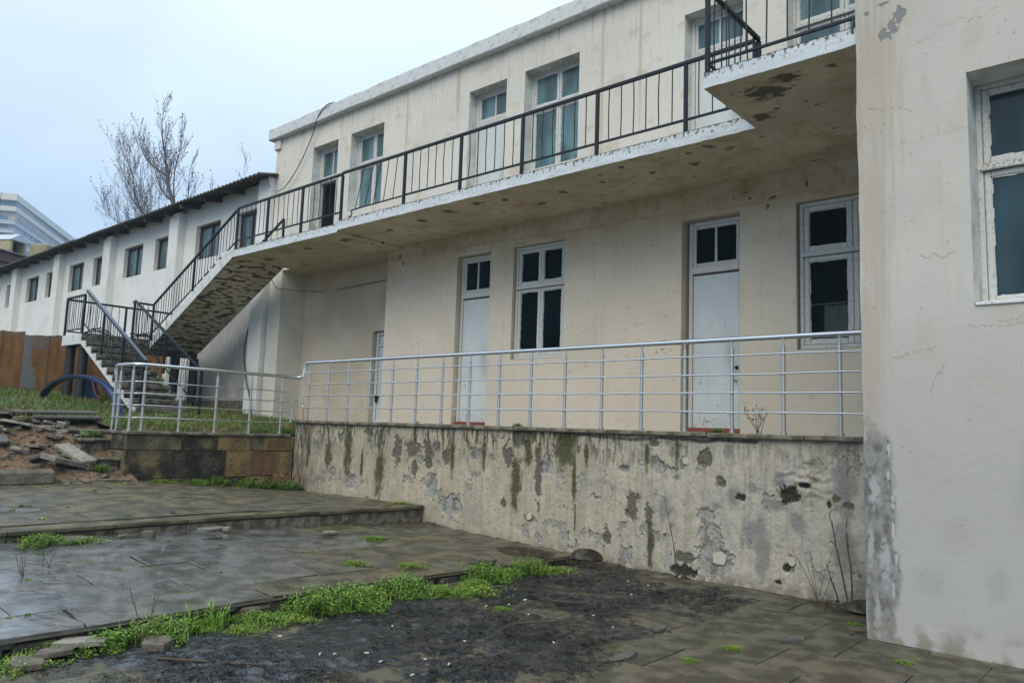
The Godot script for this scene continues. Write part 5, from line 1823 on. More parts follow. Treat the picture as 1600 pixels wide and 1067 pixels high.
# ------------------------------------------------------------------ rubble
func rubble() -> void:
	var n := FastNoiseLite.new()
	n.seed = 77
	n.frequency = 1.3
	n.fractal_octaves = 5
	structure("sand_mound", grid_mesh(110, 150, func(u: float, v: float) -> Vector3:
		var x := lerpf(-14.1, -11.3, u)
		var z := lerpf(10.0, 4.3, v)
		var e := smoothstep(0.0, 0.12, u) * (1.0 - smoothstep(0.86, 1.0, u))
		return Vector3(x, mound_y(x, z) + n.get_noise_2d(x, z) * 0.10 * e + n.get_noise_2d(x * 4.0, z * 4.0) * 0.035 * e - 0.10 * (1.0 - e), z)), M.sand)
	var list := [
		[-13.03, 1.25, 5.58, 0.23, 1.3, 2, "big pale four-sided slab fragment lying on the sand mound"],
		[-12.62, 1.08, 5.84, 0.20, 1.2, 3, "grey slab fragment at the left edge of the sand mound"],
		[-12.43, 0.98, 5.70, 0.10, 1.2, 2, "small pale stone chip on lower left of sand mound"],
		[-12.87, 1.18, 5.20, 0.16, 1.4, 0, "flat oval-looking grey stone in the middle of the sand mound"],
		[-12.66, 1.10, 5.17, 0.11, 1.3, 1, "brownish stone wedge just below the flat stone mid-mound"],
		[-13.15, 1.30, 5.24, 0.09, 1.4, 1, "little brown stone near the top of the sand mound"],
		[-13.19, 1.32, 5.09, 0.10, 1.1, 0, "upright grey stone chip near the top of the sand mound"],
		[-12.45, 0.99, 5.43, 0.14, 1.4, 1, "pointed brown slab piece low on the sand mound"],
		[-12.21, 0.88, 5.50, 0.14, 1.6, 3, "thin grey slab piece above the concrete lump"],
		[-13.70, 1.55, 5.52, 0.20, 1.7, 1, "long stone slab tilted up at the far left of mound"],
		[-13.46, 1.44, 5.62, 0.17, 1.5, 3, "grey slab lying under the tilted slab at far left"],
		[-13.23, 1.34, 4.87, 0.10, 1.2, 0, "small grey stone right of the mound top"],
		[-13.06, 1.26, 4.95, 0.07, 1.2, 2, "small whitish stone right on the upper mound"],
		[-12.73, 1.11, 5.06, 0.10, 1.3, 1, "brown stone leaning beside hollow under the steps"],
		[-12.95, 1.21, 4.62, 0.13, 1.5, 0, "flat stone lying across the top broken step"],
		[-12.60, 1.0, 4.95, 0.16, 1.0, 1, "blocky stone between sand mound and broken steps"],
		[-12.15, 0.80, 4.98, 0.12, 1.6, 3, "thin slate-like shard at the foot of broken steps"],
		[-12.05, 0.74, 4.85, 0.11, 1.7, 1, "second shard at the step foot, closer to block wall"]]
	for q in list:
		q[1] += 0.13 * exp(-pow((q[0] + 12.9) / 0.5, 2.0) - pow((q[2] - 5.4) / 0.7, 2.0))
		var o := put("stone_slab", shard(q[3] * (0.98 if q[3] > 0.22 else 0.72), 0.04, 7, q[4]), M.broken[q[5]], null, Vector3(q[0], q[1] + 0.025, q[2]))
		o.rotation = Vector3(rng.randf_range(-0.2, 0.1), rng.randf_range(0, 3.0), -0.25 + rng.randf_range(-0.15, 0.15))
		tag(o, q[6], "stone slab", "broken slabs on the sand mound")
	var pa := put("plank_slab", box_mesh(Vector3(0.62, 0.07, 0.24), 0.01), M.broken[2], null, Vector3(-12.25, 0.96, 4.98))
	pa.rotation = Vector3(0.1, 0.35, -0.38)
	tag(pa, "pale straight-edged slab sliding down beside the steps, under another slab", "stone slab")
	var pc := put("plank_slab", box_mesh(Vector3(0.30, 0.08, 0.66), 0.012), M.broken[0], null, Vector3(-12.02, 0.86, 5.16))
	pc.rotation = Vector3(-0.22, 0.4, -0.15)
	tag(pc, "grey slab lying crosswise on top of the pale sliding slab", "stone slab")
	var cl := MB.new()
	cl.box(Vector3.ZERO, Vector3(0.30, 0.24, 1.5), Basis.IDENTITY, 0.05)
	var co := put("concrete_lump", cl.done(), M.concrete, null, Vector3(-11.75, 0.66, 6.15))
	co.rotation = Vector3(0.0, 0.08, 0.06)
	tag(co, "long rounded concrete lump at the foot of the sand mound", "concrete block")
	var ls := [[-13.66, 1.53, 4.85, 0.22, 1.15, 0.05, "long thin grey slab lying on the grass edge above the mound"], [-13.45, 1.46, 4.72, 0.20, 0.95, 0.05, "second long thin slab just below, overhanging the sand"]]
	for q in ls:
		var o := put("long_slab", box_mesh(Vector3(q[3], q[5], q[4]), 0.01), M.broken[3], null, Vector3(q[0], q[1] + 0.03, q[2]))
		o.rotation = Vector3(0.02, -0.2, -0.06)
		tag(o, q[6], "stone slab")
	# scattered pebbles nobody would count
	var mm := MultiMesh.new()
	mm.transform_format = MultiMesh.TRANSFORM_3D
	mm.mesh = shard(0.03, 0.025, 6, 1.2)
	mm.instance_count = 1100
	for i in 1100:
		var x := rng.randf_range(-13.6, -11.6)
		var z := rng.randf_range(4.45, 7.5)
		mm.set_instance_transform(i, Transform3D(Basis.from_euler(Vector3(rng.randf_range(-0.4, 0.4), rng.randf() * TAU, rng.randf_range(-0.5, 0.3))).scaled(Vector3(1.0, 0.8, 1.0) * lerpf(0.25, 3.2, pow(rng.randf(), 4.0))), Vector3(x, mound_y(x, z) + n.get_noise_2d(x, z) * 0.10 + n.get_noise_2d(x * 4.0, z * 4.0) * 0.035 + 0.012, z)))
	var mi := MultiMeshInstance3D.new()
	mi.name = "gravel"
	mi.multimesh = mm
	mi.material_override = M.broken[1]
	mi.set_meta("kind", "stuff")
	mi.set_meta("label", "small stone chips and gravel scattered over the sand mound")
	add_child(mi)
	# loose stones on the terraces
	var st := [[-8.15, 0.30, 5.64, 0.075, 1.0, 0.10, 1, "upright brown stone standing alone on the wet terrace slabs"], [-8.30, 0.29, 5.85, 0.06, 1.3, 0.05, 1, "flat brown pebble left of the upright stone"], [-8.40, 0.28, 4.85, 0.10, 1.8, 0.05, 0, "thin grey stone by the riser of the upper terrace"], [-8.3, 0.29, 4.7, 0.05, 1.2, 0.04, 2, "small pale stone beside the thin grey stone at riser"], [-8.30, 0.27, 6.3, 0.12, 1.3, 0.10, 1, "rounded brown stone in the weeds at left terrace corner"], [-7.8, 0.235, 3.63, 0.08, 1.6, 0.012, 2, "white scrap lying on the middle terrace near weeds"],
		[-5.20, 0.03, 6.84, 0.11, 1.0, 0.07, 1, "square grey stone block at the edge of weeds and mud"], [-5.48, 0.06, 7.22, 0.11, 1.5, 0.035, 2, "pale broken slab in the weeds at lower left"], [-5.39, 0.05, 7.40, 0.10, 1.3, 0.035, 1, "brown broken slab below the pale one at lower left"], [-5.33, 0.03, 7.58, 0.10, 1.3, 0.04, 1, "grey broken slab at lower left corner, nearest the camera"],
		[-3.20, 0.006, 3.77, 0.06, 2.6, 0.022, 3, "dark wooden-looking stone chip on middle of yard slabs"], [-2.33, 0.006, 3.26, 0.06, 2.6, 0.022, 3, "dark stone chip on yard slabs close to the wing"], [-2.97, 0.006, 4.69, 0.06, 2.6, 0.022, 3, "dark stone chip on yard slabs near the mud edge"], [-5.75, 0.12, 3.1, 0.16, 1.5, 0.05, 1, "broken corner slab jutting out at terrace edge between weeds"]]
	for q in st:
		var o := put("loose_stone", shard(q[3], q[5], 6, q[4]), M.broken[q[6]], null, Vector3(q[0], q[1] + q[5] * 0.6, q[2]))
		o.rotation = Vector3(rng.randf_range(-0.1, 0.1), rng.randf_range(-0.5, 0.5) + PI * 0.5, rng.randf_range(-0.1, 0.1))
		tag(o, q[7], "stone", "loose stones")
	# row of white tile chips along the wall foot
	for i in 7:
		var x := -8.05 + i * 0.36
		var z := 1.58 + 0.02 * (i % 3)
		var o := put("tile_chip", shard(0.055, 0.012, 5, 1.5), M.broken[2], null, Vector3(x, terrace_b(x, z) + 0.016, z))
		o.rotation.y = rng.randf_range(-0.4, 0.4)
		tag(o, "white tile chip in the row along the foot of the plastered wall", "tile", "white tile chips along wall foot")
	# half-buried round dark lids against the walls
	for q in [[-5.45, 0.06, 1.62, 0.19, "dark rounded stone lying at wall foot where weeds end"], [-2.22, 0.05, 1.85, 0.16, "brown half-buried round stone in the corner by the wing"]]:
		var b := MB.new()
		var prof := PackedVector3Array()
		for k in 7:
			prof.append(Vector3(0, q[3] * 0.55 * sin(k / 6.0 * PI * 0.5), 0))
		var rr := PackedFloat32Array()
		for k in 7:
			rr.append(q[3] * cos(k / 6.0 * PI * 0.5) + 0.004)
		b.tube(prof, rr, 14)
		tag(put("round_stone", b.done(), M.concrete_dark, null, Vector3(q[0], q[1] - 0.02, q[2])), q[4], "stone")

# ------------------------------------------------------------------ far buildings
func background() -> void:
	# hazy modern block on the hill
	var t := thing("tower_block", "tall hazy modern block with curved cornice and balconies far behind roofs", "building", Vector3(-270.71, 0, -62.21))
	var dr := Vector3(-0.833, 0, -0.553)
	var dl := Vector3(-0.5548, 0, 0.832)
	var pale := flat(lin(0.66, 0.61, 0.52), 0.9)
	var pink := flat(lin(0.44, 0.35, 0.31), 0.9)
	var pane := flat(lin(0.12, 0.16, 0.19), 0.25)
	var rail := flat(lin(0.34, 0.42, 0.44), 0.4)
	# plan: corner at origin, right face runs along dr, left face along dl
	var L := 81.0
	var K := 60.0
	var slab := func(y0: float, y1: float, out: float, called: String, m: Material) -> void:
		var b := MB.new()
		var bend := 11.0
		var p := PackedVector3Array()
		var nr := Vector3(0.553, 0, -0.833)
		var nl := Vector3(0.832, 0, 0.5548)
		p.append(dl * K + nl * out)
		p.append(nl * out + nr * out * 0.2)
		p.append(dr * L + nr * out)
		p.append(dr * L - nr * 26.0)
		p.append(dl * K - nl * 26.0)
		for i in 5:
			var a := p[i]
			var c := p[(i + 1) % 5]
			b.quad(c + Vector3(0, y0, 0), a + Vector3(0, y0, 0), a + Vector3(0, y1, 0), c + Vector3(0, y1, 0))
		for yy in [y0, y1]:
			for i in range(1, 4):
				b.tri(p[0] + Vector3(0, yy, 0), p[i] + Vector3(0, yy, 0), p[i + 1] + Vector3(0, yy, 0))
		put(called, b.done(), m, t)
	slab.call(0.0, 65.4, 0.0, "wall", pink)
	slab.call(67.0, 69.1, 1.6, "cornice", pale)
	slab.call(65.4, 67.0, 0.3, "attic", pane)
	slab.call(63.7, 65.2, 1.0, "upper_band", pale)
	var nr := Vector3(0.553, 0, -0.833)
	var nl := Vector3(0.832, 0, 0.5548)
	for f in 9:
		var y := 59.9 - f * 2.85
		slab.call(y - 0.32, y, 1.3, "balcony_floor", pale)
		slab.call(y + 0.02, y + 0.85, 1.2, "balcony_rail", rail)
		for i in 13:
			var b := MB.new()
			var o := dr * (3.0 + i * 6.0)
			b.bar(o + nr * 0.05 + Vector3(0, y + 1.45, 0), o + dr * 4.2 + nr * 0.05 + Vector3(0, y + 1.45, 0), 0.2, 2.1)
			put("window", b.done(), pane, t)
		for i in 7:
			var b := MB.new()
			var o := dl * (2.0 + i * 7.6)
			b.bar(o + nl * 0.05 + Vector3(0, y + 1.45, 0), o + dl * 5.6 + nl * 0.05 + Vector3(0, y + 1.45, 0), 0.2, 2.1)
			put("window", b.done(), pane, t)
	# beige house with sheet roof and dormer
	var h := thing("beige_house", "beige house with pale sheet-metal roof, small dormer and pink frieze", "building", Vector3(-48.3, 0, -3.4))
	var hx := Vector3(-0.06, 0, 0.0).normalized()
	hx = Vector3(-0.503, 0, -0.865).normalized()
	var hz := Vector3(0.865, 0, -0.503).normalized()
	var cream := tri_mat(two_tone(171, 0.01, 4, Color(0.66, 0.61, 0.49), Color(0.56, 0.52, 0.42), 0.3, 0.7), 0.2, 0.9)
	var frieze := tri_mat(two_tone(172, 0.2, 2, Color(0.52, 0.40, 0.40), Color(0.36, 0.28, 0.28), 0.4, 0.6), 0.8, 0.9)
	var metal := flat(lin(0.50, 0.55, 0.58), 0.35, 0.3)
	var hb := Basis(hx, Vector3.UP, hz)
	var hbox := func(called: String, c: Vector3, s: Vector3, m: Material, par: Node3D) -> void:
		var b := MB.new()
		b.box(hb * c, s, hb, 0.01)
		put(called, b.done(), m, par)
	hbox.call("wall", Vector3(-1.0, 4.9, -4.0), Vector3(12.0, 9.6, 8.0), cream, h)
	hbox.call("frieze", Vector3(-1.0, 9.98, 0.1), Vector3(12.2, 0.45, 0.25), frieze, h)
	hbox.call("cornice", Vector3(-1.0, 10.24, 0.2), Vector3(12.3, 0.08, 0.5), frieze, h)
	hbox.call("cornice", Vector3(-1.0, 9.72, 0.14), Vector3(12.3, 0.07, 0.36), frieze, h)
	var rf := holder("roof", h)
	var x := -7.2
	while x < 5.0:
		var b := MB.new()
		var a0 := hb * Vector3(x, 10.30, 0.35)
		var a1 := hb * Vector3(x + 0.70, 10.30, 0.35)
		var a2 := hb * Vector3(x + 0.70, 11.15, -3.2)
		var a3 := hb * Vector3(x, 11.15, -3.2)
		b.quad(a0, a1, a2, a3)
		b.quad(a3, a2, hb * Vector3(x + 0.7, 10.2, -8.3), hb * Vector3(x, 10.2, -8.3))
		b.bar(a1, a2, 0.03, 0.06)
		put("roof_sheet", b.done(), metal, rf)
		x += 0.7
	var dm := holder("dormer", h)
	hbox.call("cheek", Vector3(-0.15, 10.72, -0.3), Vector3(0.16, 0.62, 1.0), cream, dm)
	hbox.call("cheek", Vector3(0.75, 10.72, -0.3), Vector3(0.16, 0.62, 1.0), cream, dm)
	hbox.call("opening", Vector3(0.3, 10.68, -0.5), Vector3(0.75, 0.6, 0.4), flat(lin(0.02, 0.022, 0.025), 0.9), dm)
	var db := MB.new()
	db.prism(PackedVector2Array([Vector2(-0.3, 11.0), Vector2(0.9, 11.0), Vector2(0.3, 11.42)]), hb * Vector3(0, 0, 0.24), hx, Vector3.UP, hz * -1.6)
	put("gable", db.done(), metal, dm)
	# chimney wall beside the roof
	var ch := thing("chimney_wall", "beige plastered chimney block rising behind the corrugated roof", "chimney", Vector3(-42.6, 0, -4.3))
	var cb := MB.new()
	cb.box(hb * Vector3(0.0, 4.98, -0.5), Vector3(2.4, 9.9, 1.0), hb, 0.05)
	put("shaft", cb.done(), cream, ch)
	# aerial mast
	var an := thing("antenna", "thin tall aerial mast with small crossbars standing on the metal roof", "antenna", hb * Vector3(1.9, 0, -3.0) + Vector3(-48.3, 0, -3.4))
	var mb := MB.new()
	mb.tube(PackedVector3Array([Vector3(0, 10.9, 0), Vector3(0, 13.0, 0), Vector3(0.02, 14.4, 0)]), PackedFloat32Array([0.035, 0.025, 0.012]), 6)
	put("mast", mb.done(), M.bark, an)
	for q in [[11.6, 0.35], [12.6, 0.2], [13.0, 0.28], [13.15, 0.22]]:
		mb = MB.new()
		mb.rod(hx * -q[1] + Vector3(0, q[0], 0), hx * q[1] + Vector3(0, q[0] + 0.05, 0), 0.013, 5)
		put("crossbar", mb.done(), M.bark, an)

# ------------------------------------------------------------------ bare trees
func limb(b: MB, twigs: MB, pts: Array, r0: float, depth: int) -> void:
	# a main limb through given points, with side branches growing from it
	var c := Curve3D.new()
	for i in pts.size():
		var tan := Vector3.ZERO
		if i > 0 and i < pts.size() - 1:
			tan = (pts[i + 1] - pts[i - 1]) * 0.18
		c.add_point(pts[i], -tan, tan)
	var ln := c.get_baked_length()
	var n := maxi(6, int(ln / 0.4))
	var path := PackedVector3Array()
	var rad := PackedFloat32Array()
	for i in n + 1:
		var u := float(i) / n
		path.append(c.sample_baked(u * ln) + Vector3(rng.randf_range(-1, 1), 0, rng.randf_range(-1, 1)) * 0.03 * ln * 0.08)
		rad.append(maxf(r0 * 0.62 * pow(1.0 - u, 0.9), 0.007))
	b.tube(path, rad, 6)
	for i in range(1, n):
		var u := float(i) / n
		if u < 0.12:
			continue
		for k in 2:
			if rng.randf() < 0.9:
				var dir := (path[i + 1] - path[i - 1]).normalized()
				twig(twigs, path[i], branch_dir(dir), lerpf(0.42, 0.16, u) * ln * rng.randf_range(0.45, 0.85), rad[i] * 0.38, depth)

func branch_dir(d: Vector3) -> Vector3:
	var s := d.cross(Vector3(rng.randf_range(-1, 1), rng.randf_range(-0.3, 0.3), rng.randf_range(-1, 1))).normalized()
	return (d * rng.randf_range(0.9, 1.4) + s * rng.randf_range(0.4, 0.8) + Vector3.UP * 0.35).normalized()

func twig(b: MB, p: Vector3, d: Vector3, ln: float, r: float, depth: int) -> void:
	var path := PackedVector3Array([p])
	var rad := PackedFloat32Array([maxf(r, 0.009)])
	var q := p
	var dir := d
	var n := 4
	for i in n:
		dir = (dir + Vector3(rng.randf_range(-0.2, 0.2), rng.randf_range(-0.05, 0.22), rng.randf_range(-0.2, 0.2))).normalized()
		q += dir * ln / n
		path.append(q)
		rad.append(maxf(r * (1.0 - 0.85 * (i + 1.0) / n), 0.0045))
		if depth > 0 and ln > 0.35:
			for k in 1:
				if rng.randf() < 0.95:
					twig(b, q, branch_dir(dir), ln * rng.randf_range(0.35, 0.6), r * 0.5, depth - 1)
	b.tube(path, rad, 4, false)
	if depth == 0 and rng.randf() < 0.22:
		# old seed ball or dead leaf
		b.box(q, Vector3.ONE * rng.randf_range(0.03, 0.055), Basis.from_euler(Vector3(rng.randf() * 3, rng.randf() * 3, 0)))

func trees() -> void:
	var t := thing("bare_tree", "tall bare winter tree with many upswept limbs behind the corrugated roof", "tree")
	var z := -9.0
	var b := MB.new()
	b.tube(PackedVector3Array([Vector3(-40.3, 2.0, z), Vector3(-40.4, 9.0, z), Vector3(-40.9, 12.9, z)]), PackedFloat32Array([0.30, 0.22, 0.13]), 10)
	put("trunk", b.done(), M.bark, t)
	var limbs := [
		[[Vector3(-40.9, 12.8, z), Vector3(-41.6, 14.2, z + 0.2), Vector3(-42.5, 15.4, z), Vector3(-43.1, 16.8, z), Vector3(-43.2, 18.2, z + 0.2), Vector3(-43.4, 19.6, z)], 0.19, 2],
		[[Vector3(-41.3, 13.4, z), Vector3(-43.6, 14.4, z - 0.4), Vector3(-45.2, 15.8, z - 0.6), Vector3(-46.3, 17.3, z - 0.6)], 0.11, 2],
		[[Vector3(-42.3, 15.0, z), Vector3(-44.3, 16.4, z + 0.5), Vector3(-45.3, 17.9, z + 0.5), Vector3(-45.5, 18.9, z + 0.4)], 0.09, 2],
		[[Vector3(-40.9, 12.6, z), Vector3(-40.6, 14.4, z + 0.4), Vector3(-40.4, 16.2, z + 0.3), Vector3(-40.6, 17.6, z)], 0.09, 2],
		[[Vector3(-40.6, 11.8, z), Vector3(-39.6, 13.2, z), Vector3(-39.0, 14.6, z + 0.3), Vector3(-38.8, 15.6, z)], 0.07, 2],
		[[Vector3(-40.5, 10.0, z), Vector3(-43.6, 12.0, z + 0.3), Vector3(-45.2, 13.4, z), Vector3(-46.4, 14.6, z), Vector3(-47.6, 16.6, z), Vector3(-49.6, 18.2, z)], 0.15, 2],
		[[Vector3(-45.0, 13.2, z), Vector3(-47.8, 14.6, z - 0.5), Vector3(-49.6, 16.2, z - 0.5), Vector3(-50.2, 17.4, z - 0.4)], 0.08, 2],
		[[Vector3(-44.0, 12.2, z), Vector3(-48.5, 13.2, z - 0.3), Vector3(-50.8, 14.4, z), Vector3(-51.8, 15.6, z)], 0.08, 2]]
	for q in limbs:
		var lb := MB.new()
		var tw := MB.new()
		limb(lb, tw, q[0], q[1], q[2])
		var o := put("limb", lb.done(), M.bark, t)
		put("twigs", tw.done(), M.bark, o)
	var k := 0
	for q in [[Vector3(-33.9, 12.4, z), 2.2, "thin bare sapling tip above the roof near the main building"], [Vector3(-35.4, 12.0, z), 0.9, "slender bare sapling above the roof, between sapling tip and tree"], [Vector3(-37.0, 12.2, z), 1.7, "low bare sapling above the roof just right of big tree"]]:
		var s := thing("bare_sapling", q[2], "sapling", Vector3.ZERO, "bare saplings behind the roof")
		var lb := MB.new()
		var tw := MB.new()
		lb.tube(PackedVector3Array([q[0] - Vector3(0, 10.0, 0), q[0] - Vector3(0.1, 1.5, 0)]), PackedFloat32Array([0.06, 0.03]), 6)
		limb(lb, tw, [q[0] - Vector3(0.1, 1.5, 0), q[0], q[0] + Vector3(0.05, q[1], 0)], 0.03, 1)
		put("stem", lb.done(), M.bark, s)
		put("twigs", tw.done(), M.bark, s)
		k += 1

# ------------------------------------------------------------------ cables
func smooth(pts: Array) -> PackedVector3Array:
	var c := Curve3D.new()
	for i in pts.size():
		var tan := Vector3.ZERO
		if i > 0 and i < pts.size() - 1:
			tan = (pts[i + 1] - pts[i - 1]) * 0.2
		c.add_point(pts[i], -tan, tan)
	c.bake_interval = 0.05
	return c.get_baked_points()

func cables() -> void:
	var b := MB.new()
	b.tube(smooth([Vector3(-13.30, 8.40, 0.0), Vector3(-13.44, 8.38, 0.15), Vector3(-13.67, 8.34, 0.17), Vector3(-13.94, 8.18, 0.15), Vector3(-14.15, 7.9, 0.10), Vector3(-14.41, 7.56, 0.08), Vector3(-14.7, 7.22, 0.08), Vector3(-15.0, 6.97, 0.08), Vector3(-15.22, 6.84, 0.08)]), PackedFloat32Array([0.011]), 6)
	tag(put("hanging_cable", b.done(), M.dark_iron), "black cable looping down from the parapet over the left facade corner", "cable")
	b = MB.new()
	b.tube(smooth([Vector3(-15.22, 6.84, 0.09), Vector3(-15.35, 6.78, 0.16), Vector3(-15.50, 6.86, 0.20), Vector3(-15.60, 7.06, 0.22), Vector3(-15.72, 7.25, 0.22), Vector3(-16.0, 7.32, 0.2)]), PackedFloat32Array([0.014]), 6)
	tag(put("grey_hose", b.done(), flat(Color(0.55, 0.60, 0.64), 0.5)), "pale grey hose curling off the corrugated roof end to the cable", "hose")
	b = MB.new()
	b.tube(smooth([Vector3(-11.40, 4.66, 0.02), Vector3(-10.6, 4.72, 0.015), Vector3(-9.75, 4.71, 0.015), Vector3(-8.44, 4.68, 0.015), Vector3(-7.41, 4.66, 0.015), Vector3(-6.43, 4.62, 0.015), Vector3(-5.76, 4.63, 0.015), Vector3(-5.14, 4.61, 0.015), Vector3(-4.25, 4.56, 0.015), Vector3(-3.86, 4.565, 0.015), Vector3(-3.53, 4.61, 0.015), Vector3(-3.14, 4.55, 0.015), Vector3(-2.6, 4.54, 0.015), Vector3(-1.97, 4.56, 0.015)]), PackedFloat32Array([0.006]), 5)
	tag(put("wall_wire", b.done(), M.ochre_cream), "thin wire stapled along the wall above the ground floor doors", "wire")
	b = MB.new()
	b.tube(smooth([Vector3(-15.60, 4.80, 0.02), Vector3(-15.40, 4.62, 0.03), Vector3(-15.12, 4.50, 0.02), Vector3(-14.56, 4.49, -0.62), Vector3(-13.61, 4.48, -0.63), Vector3(-12.94, 4.50, -0.63), Vector3(-12.2, 4.52, -0.63), Vector3(-11.48, 4.56, -0.6)]), PackedFloat32Array([0.008]), 5)
	tag(put("wall_wire", b.done(), M.concrete), "sagging wire across the recessed wall from the corner pier", "wire")
	b = MB.new()
	b.tube(smooth([Vector3(-16.55, 4.6, -0.06), Vector3(-16.42, 3.9, 0.0), Vector3(-16.32, 3.2, 0.14), Vector3(-16.10, 2.5, 0.18), Vector3(-15.85, 2.1, 0.2), Vector3(-15.6, 1.68, 0.25)]), PackedFloat32Array([0.020, 0.02, 0.018]), 6)
	tag(put("dry_vine", b.done(), M.dry_stem), "dry brown vine stem climbing the wall between stairs and pier", "vine")

# ------------------------------------------------------------------ plants
func leaf_at(b: MB, p: Vector3, d: Vector3, ln: float, w: float, c: Color) -> void:
	# one folded leaf: two halves meeting at a midrib
	var s := d.cross(Vector3.UP)
	if s.length() < 0.05:
		s = Vector3.RIGHT
	s = s.normalized()
	var up := s.cross(d).normalized()
	b.tint = c
	var m := p + d * ln * 0.5 - up * w * 0.18
	var tip := p + d * ln
	b.tri(p, m + s * w + up * w * 0.25, tip)
	b.tri(p, tip, m - s * w + up * w * 0.25)

func green(k := 0.0) -> Color:
	var t := pow(rng.randf(), 1.5)
	return Color(lerpf(0.07, 0.23, t) + k * 0.08, lerpf(0.17, 0.42, t) + k * 0.02, lerpf(0.012, 0.042, t))

func mat_weed(r: float, h: float, n: int, ls: float, yellow := 0.0) -> Node3D:
	# creeping weed: short stems in a low dome, each with opposite leaves
	var o := Node3D.new()
	var st := MB.new()
	var lv := MB.new()
	lv.use_col = true
	for i in n:
		var a := rng.randf() * TAU
		var q := sqrt(rng.randf()) * r * (0.75 + 0.35 * sin(a * 3.0 + r * 17.0))
		var p := Vector3(cos(a) * q, 0, sin(a) * q)
		var top := h * (1.0 - 0.75 * pow(q / r, 2.0)) * rng.randf_range(0.35, 1.1)
		var lean := Vector3(rng.randf_range(-0.5, 0.5), 1.0, rng.randf_range(-0.5, 0.5)).normalized()
		var e := p + lean * maxf(top, 0.012)
		if i % 3 == 0:
			st.tube(PackedVector3Array([p, e]), PackedFloat32Array([0.002, 0.0012]), 3, false)
		for k in 4:
			var f := 1.0 - 0.28 * k
			if f * top < 0.004:
				continue
			var base := p.lerp(e, f)
			var az := rng.randf() * TAU
			for s in 2:
				var d := Vector3(cos(az + s * PI), rng.randf_range(0.0, 0.7), sin(az + s * PI)).normalized()
				leaf_at(lv, base, d, ls * rng.randf_range(0.7, 1.25), ls * 0.32, green(yellow * rng.randf()))
	add_child(o)
	var bl := MB.new()
	bl.use_col = true
	for i in n / 11:
		var a := rng.randf() * TAU
		var q := sqrt(rng.randf()) * r * 0.9
		blade(bl, Vector3(cos(a) * q, 0, sin(a) * q), h * rng.randf_range(0.6, 1.5), 0.003, green(rng.randf() * 0.8), 0.8)
	put("leaves", lv.done(), M.leaf, o)
	put("grass_blades", bl.done(), M.leaf, o)
	put("stems", st.done(), M.dry_stem, o)
	return o

func blade_tuft(r: float, h: float, n: int, w: float, yellow := 0.0) -> Node3D:
	var o := Node3D.new()
	add_child(o)
	var b := MB.new()
	b.use_col = true
	for i in n:
		blade(b, Vector3(rng.randf_range(-r, r) * 0.6, 0, rng.randf_range(-r, r) * 0.6), h * rng.randf_range(0.5, 1.1), w, green(yellow * rng.randf()), 0.5)
	put("blades", b.done(), M.leaf, o)
	return o

func blade(b: MB, p: Vector3, h: float, w: float, c: Color, spread: float) -> void:
	var a := rng.randf() * TAU
	var d := Vector3(cos(a), 0, sin(a))
	var s := Vector3(-d.z, 0, d.x) * w
	b.tint = c
	var out := rng.randf_range(0.15, spread * 1.7) * h
	var p1 := p + Vector3(0, h * 0.55, 0) + d * out * 0.3
	var p2 := p + Vector3(0, h * (0.95 - 0.3 * out / h), 0) + d * out
	b.quad(p - s, p + s, p1 + s * 0.8, p1 - s * 0.8)
	b.tri(p1 - s * 0.8, p1 + s * 0.8, p2)

func dry_plant(pos: Vector3, h: float, n: int, label: String, cat: String, heads := true, spread := 0.5, r0 := 0.004) -> void:
	var o := thing("dry_plant", label, cat, pos)
	var st := MB.new()
	var hd := MB.new()
	hd.use_col = true
	for i in n:
		var d := Vector3(rng.randf_range(-spread, spread), 1, rng.randf_range(-spread, spread)).normalized()
		var p := Vector3(rng.randf_range(-0.03, 0.03), 0, rng.randf_range(-0.03, 0.03))
		var path := PackedVector3Array([p])
		for k in 5:
			d = (d + Vector3(rng.randf_range(-0.15, 0.15), 0, rng.randf_range(-0.15, 0.15))).normalized()
			p += d * h / 5.0 * rng.randf_range(0.8, 1.1)
			path.append(p)
			if k > 1:
				var e := p + Vector3(rng.randf_range(-1, 1), rng.randf_range(0.2, 1), rng.randf_range(-1, 1)).normalized() * h * 0.14
				st.tube(PackedVector3Array([p, e]), PackedFloat32Array([r0 * 0.4]), 3, false)
				if heads:
					for m in 5:
						leaf_at(hd, e + Vector3(rng.randf_range(-1, 1), rng.randf_range(-1, 1), rng.randf_range(-1, 1)) * 0.02, Vector3(rng.randf_range(-1, 1), rng.randf_range(-0.4, 1), rng.randf_range(-1, 1)).normalized(), 0.028, 0.009, Color(0.13, 0.085, 0.045) * rng.randf_range(0.6, 1.3))
		st.tube(path, PackedFloat32Array([r0, r0 * 0.9, r0 * 0.8, r0 * 0.7, r0 * 0.5, r0 * 0.4]), 5, false)
	put("stems", st.done(), M.dry_stem, o)
	if heads:
		put("seed_heads", hd.done(), M.dry_leaf, o)

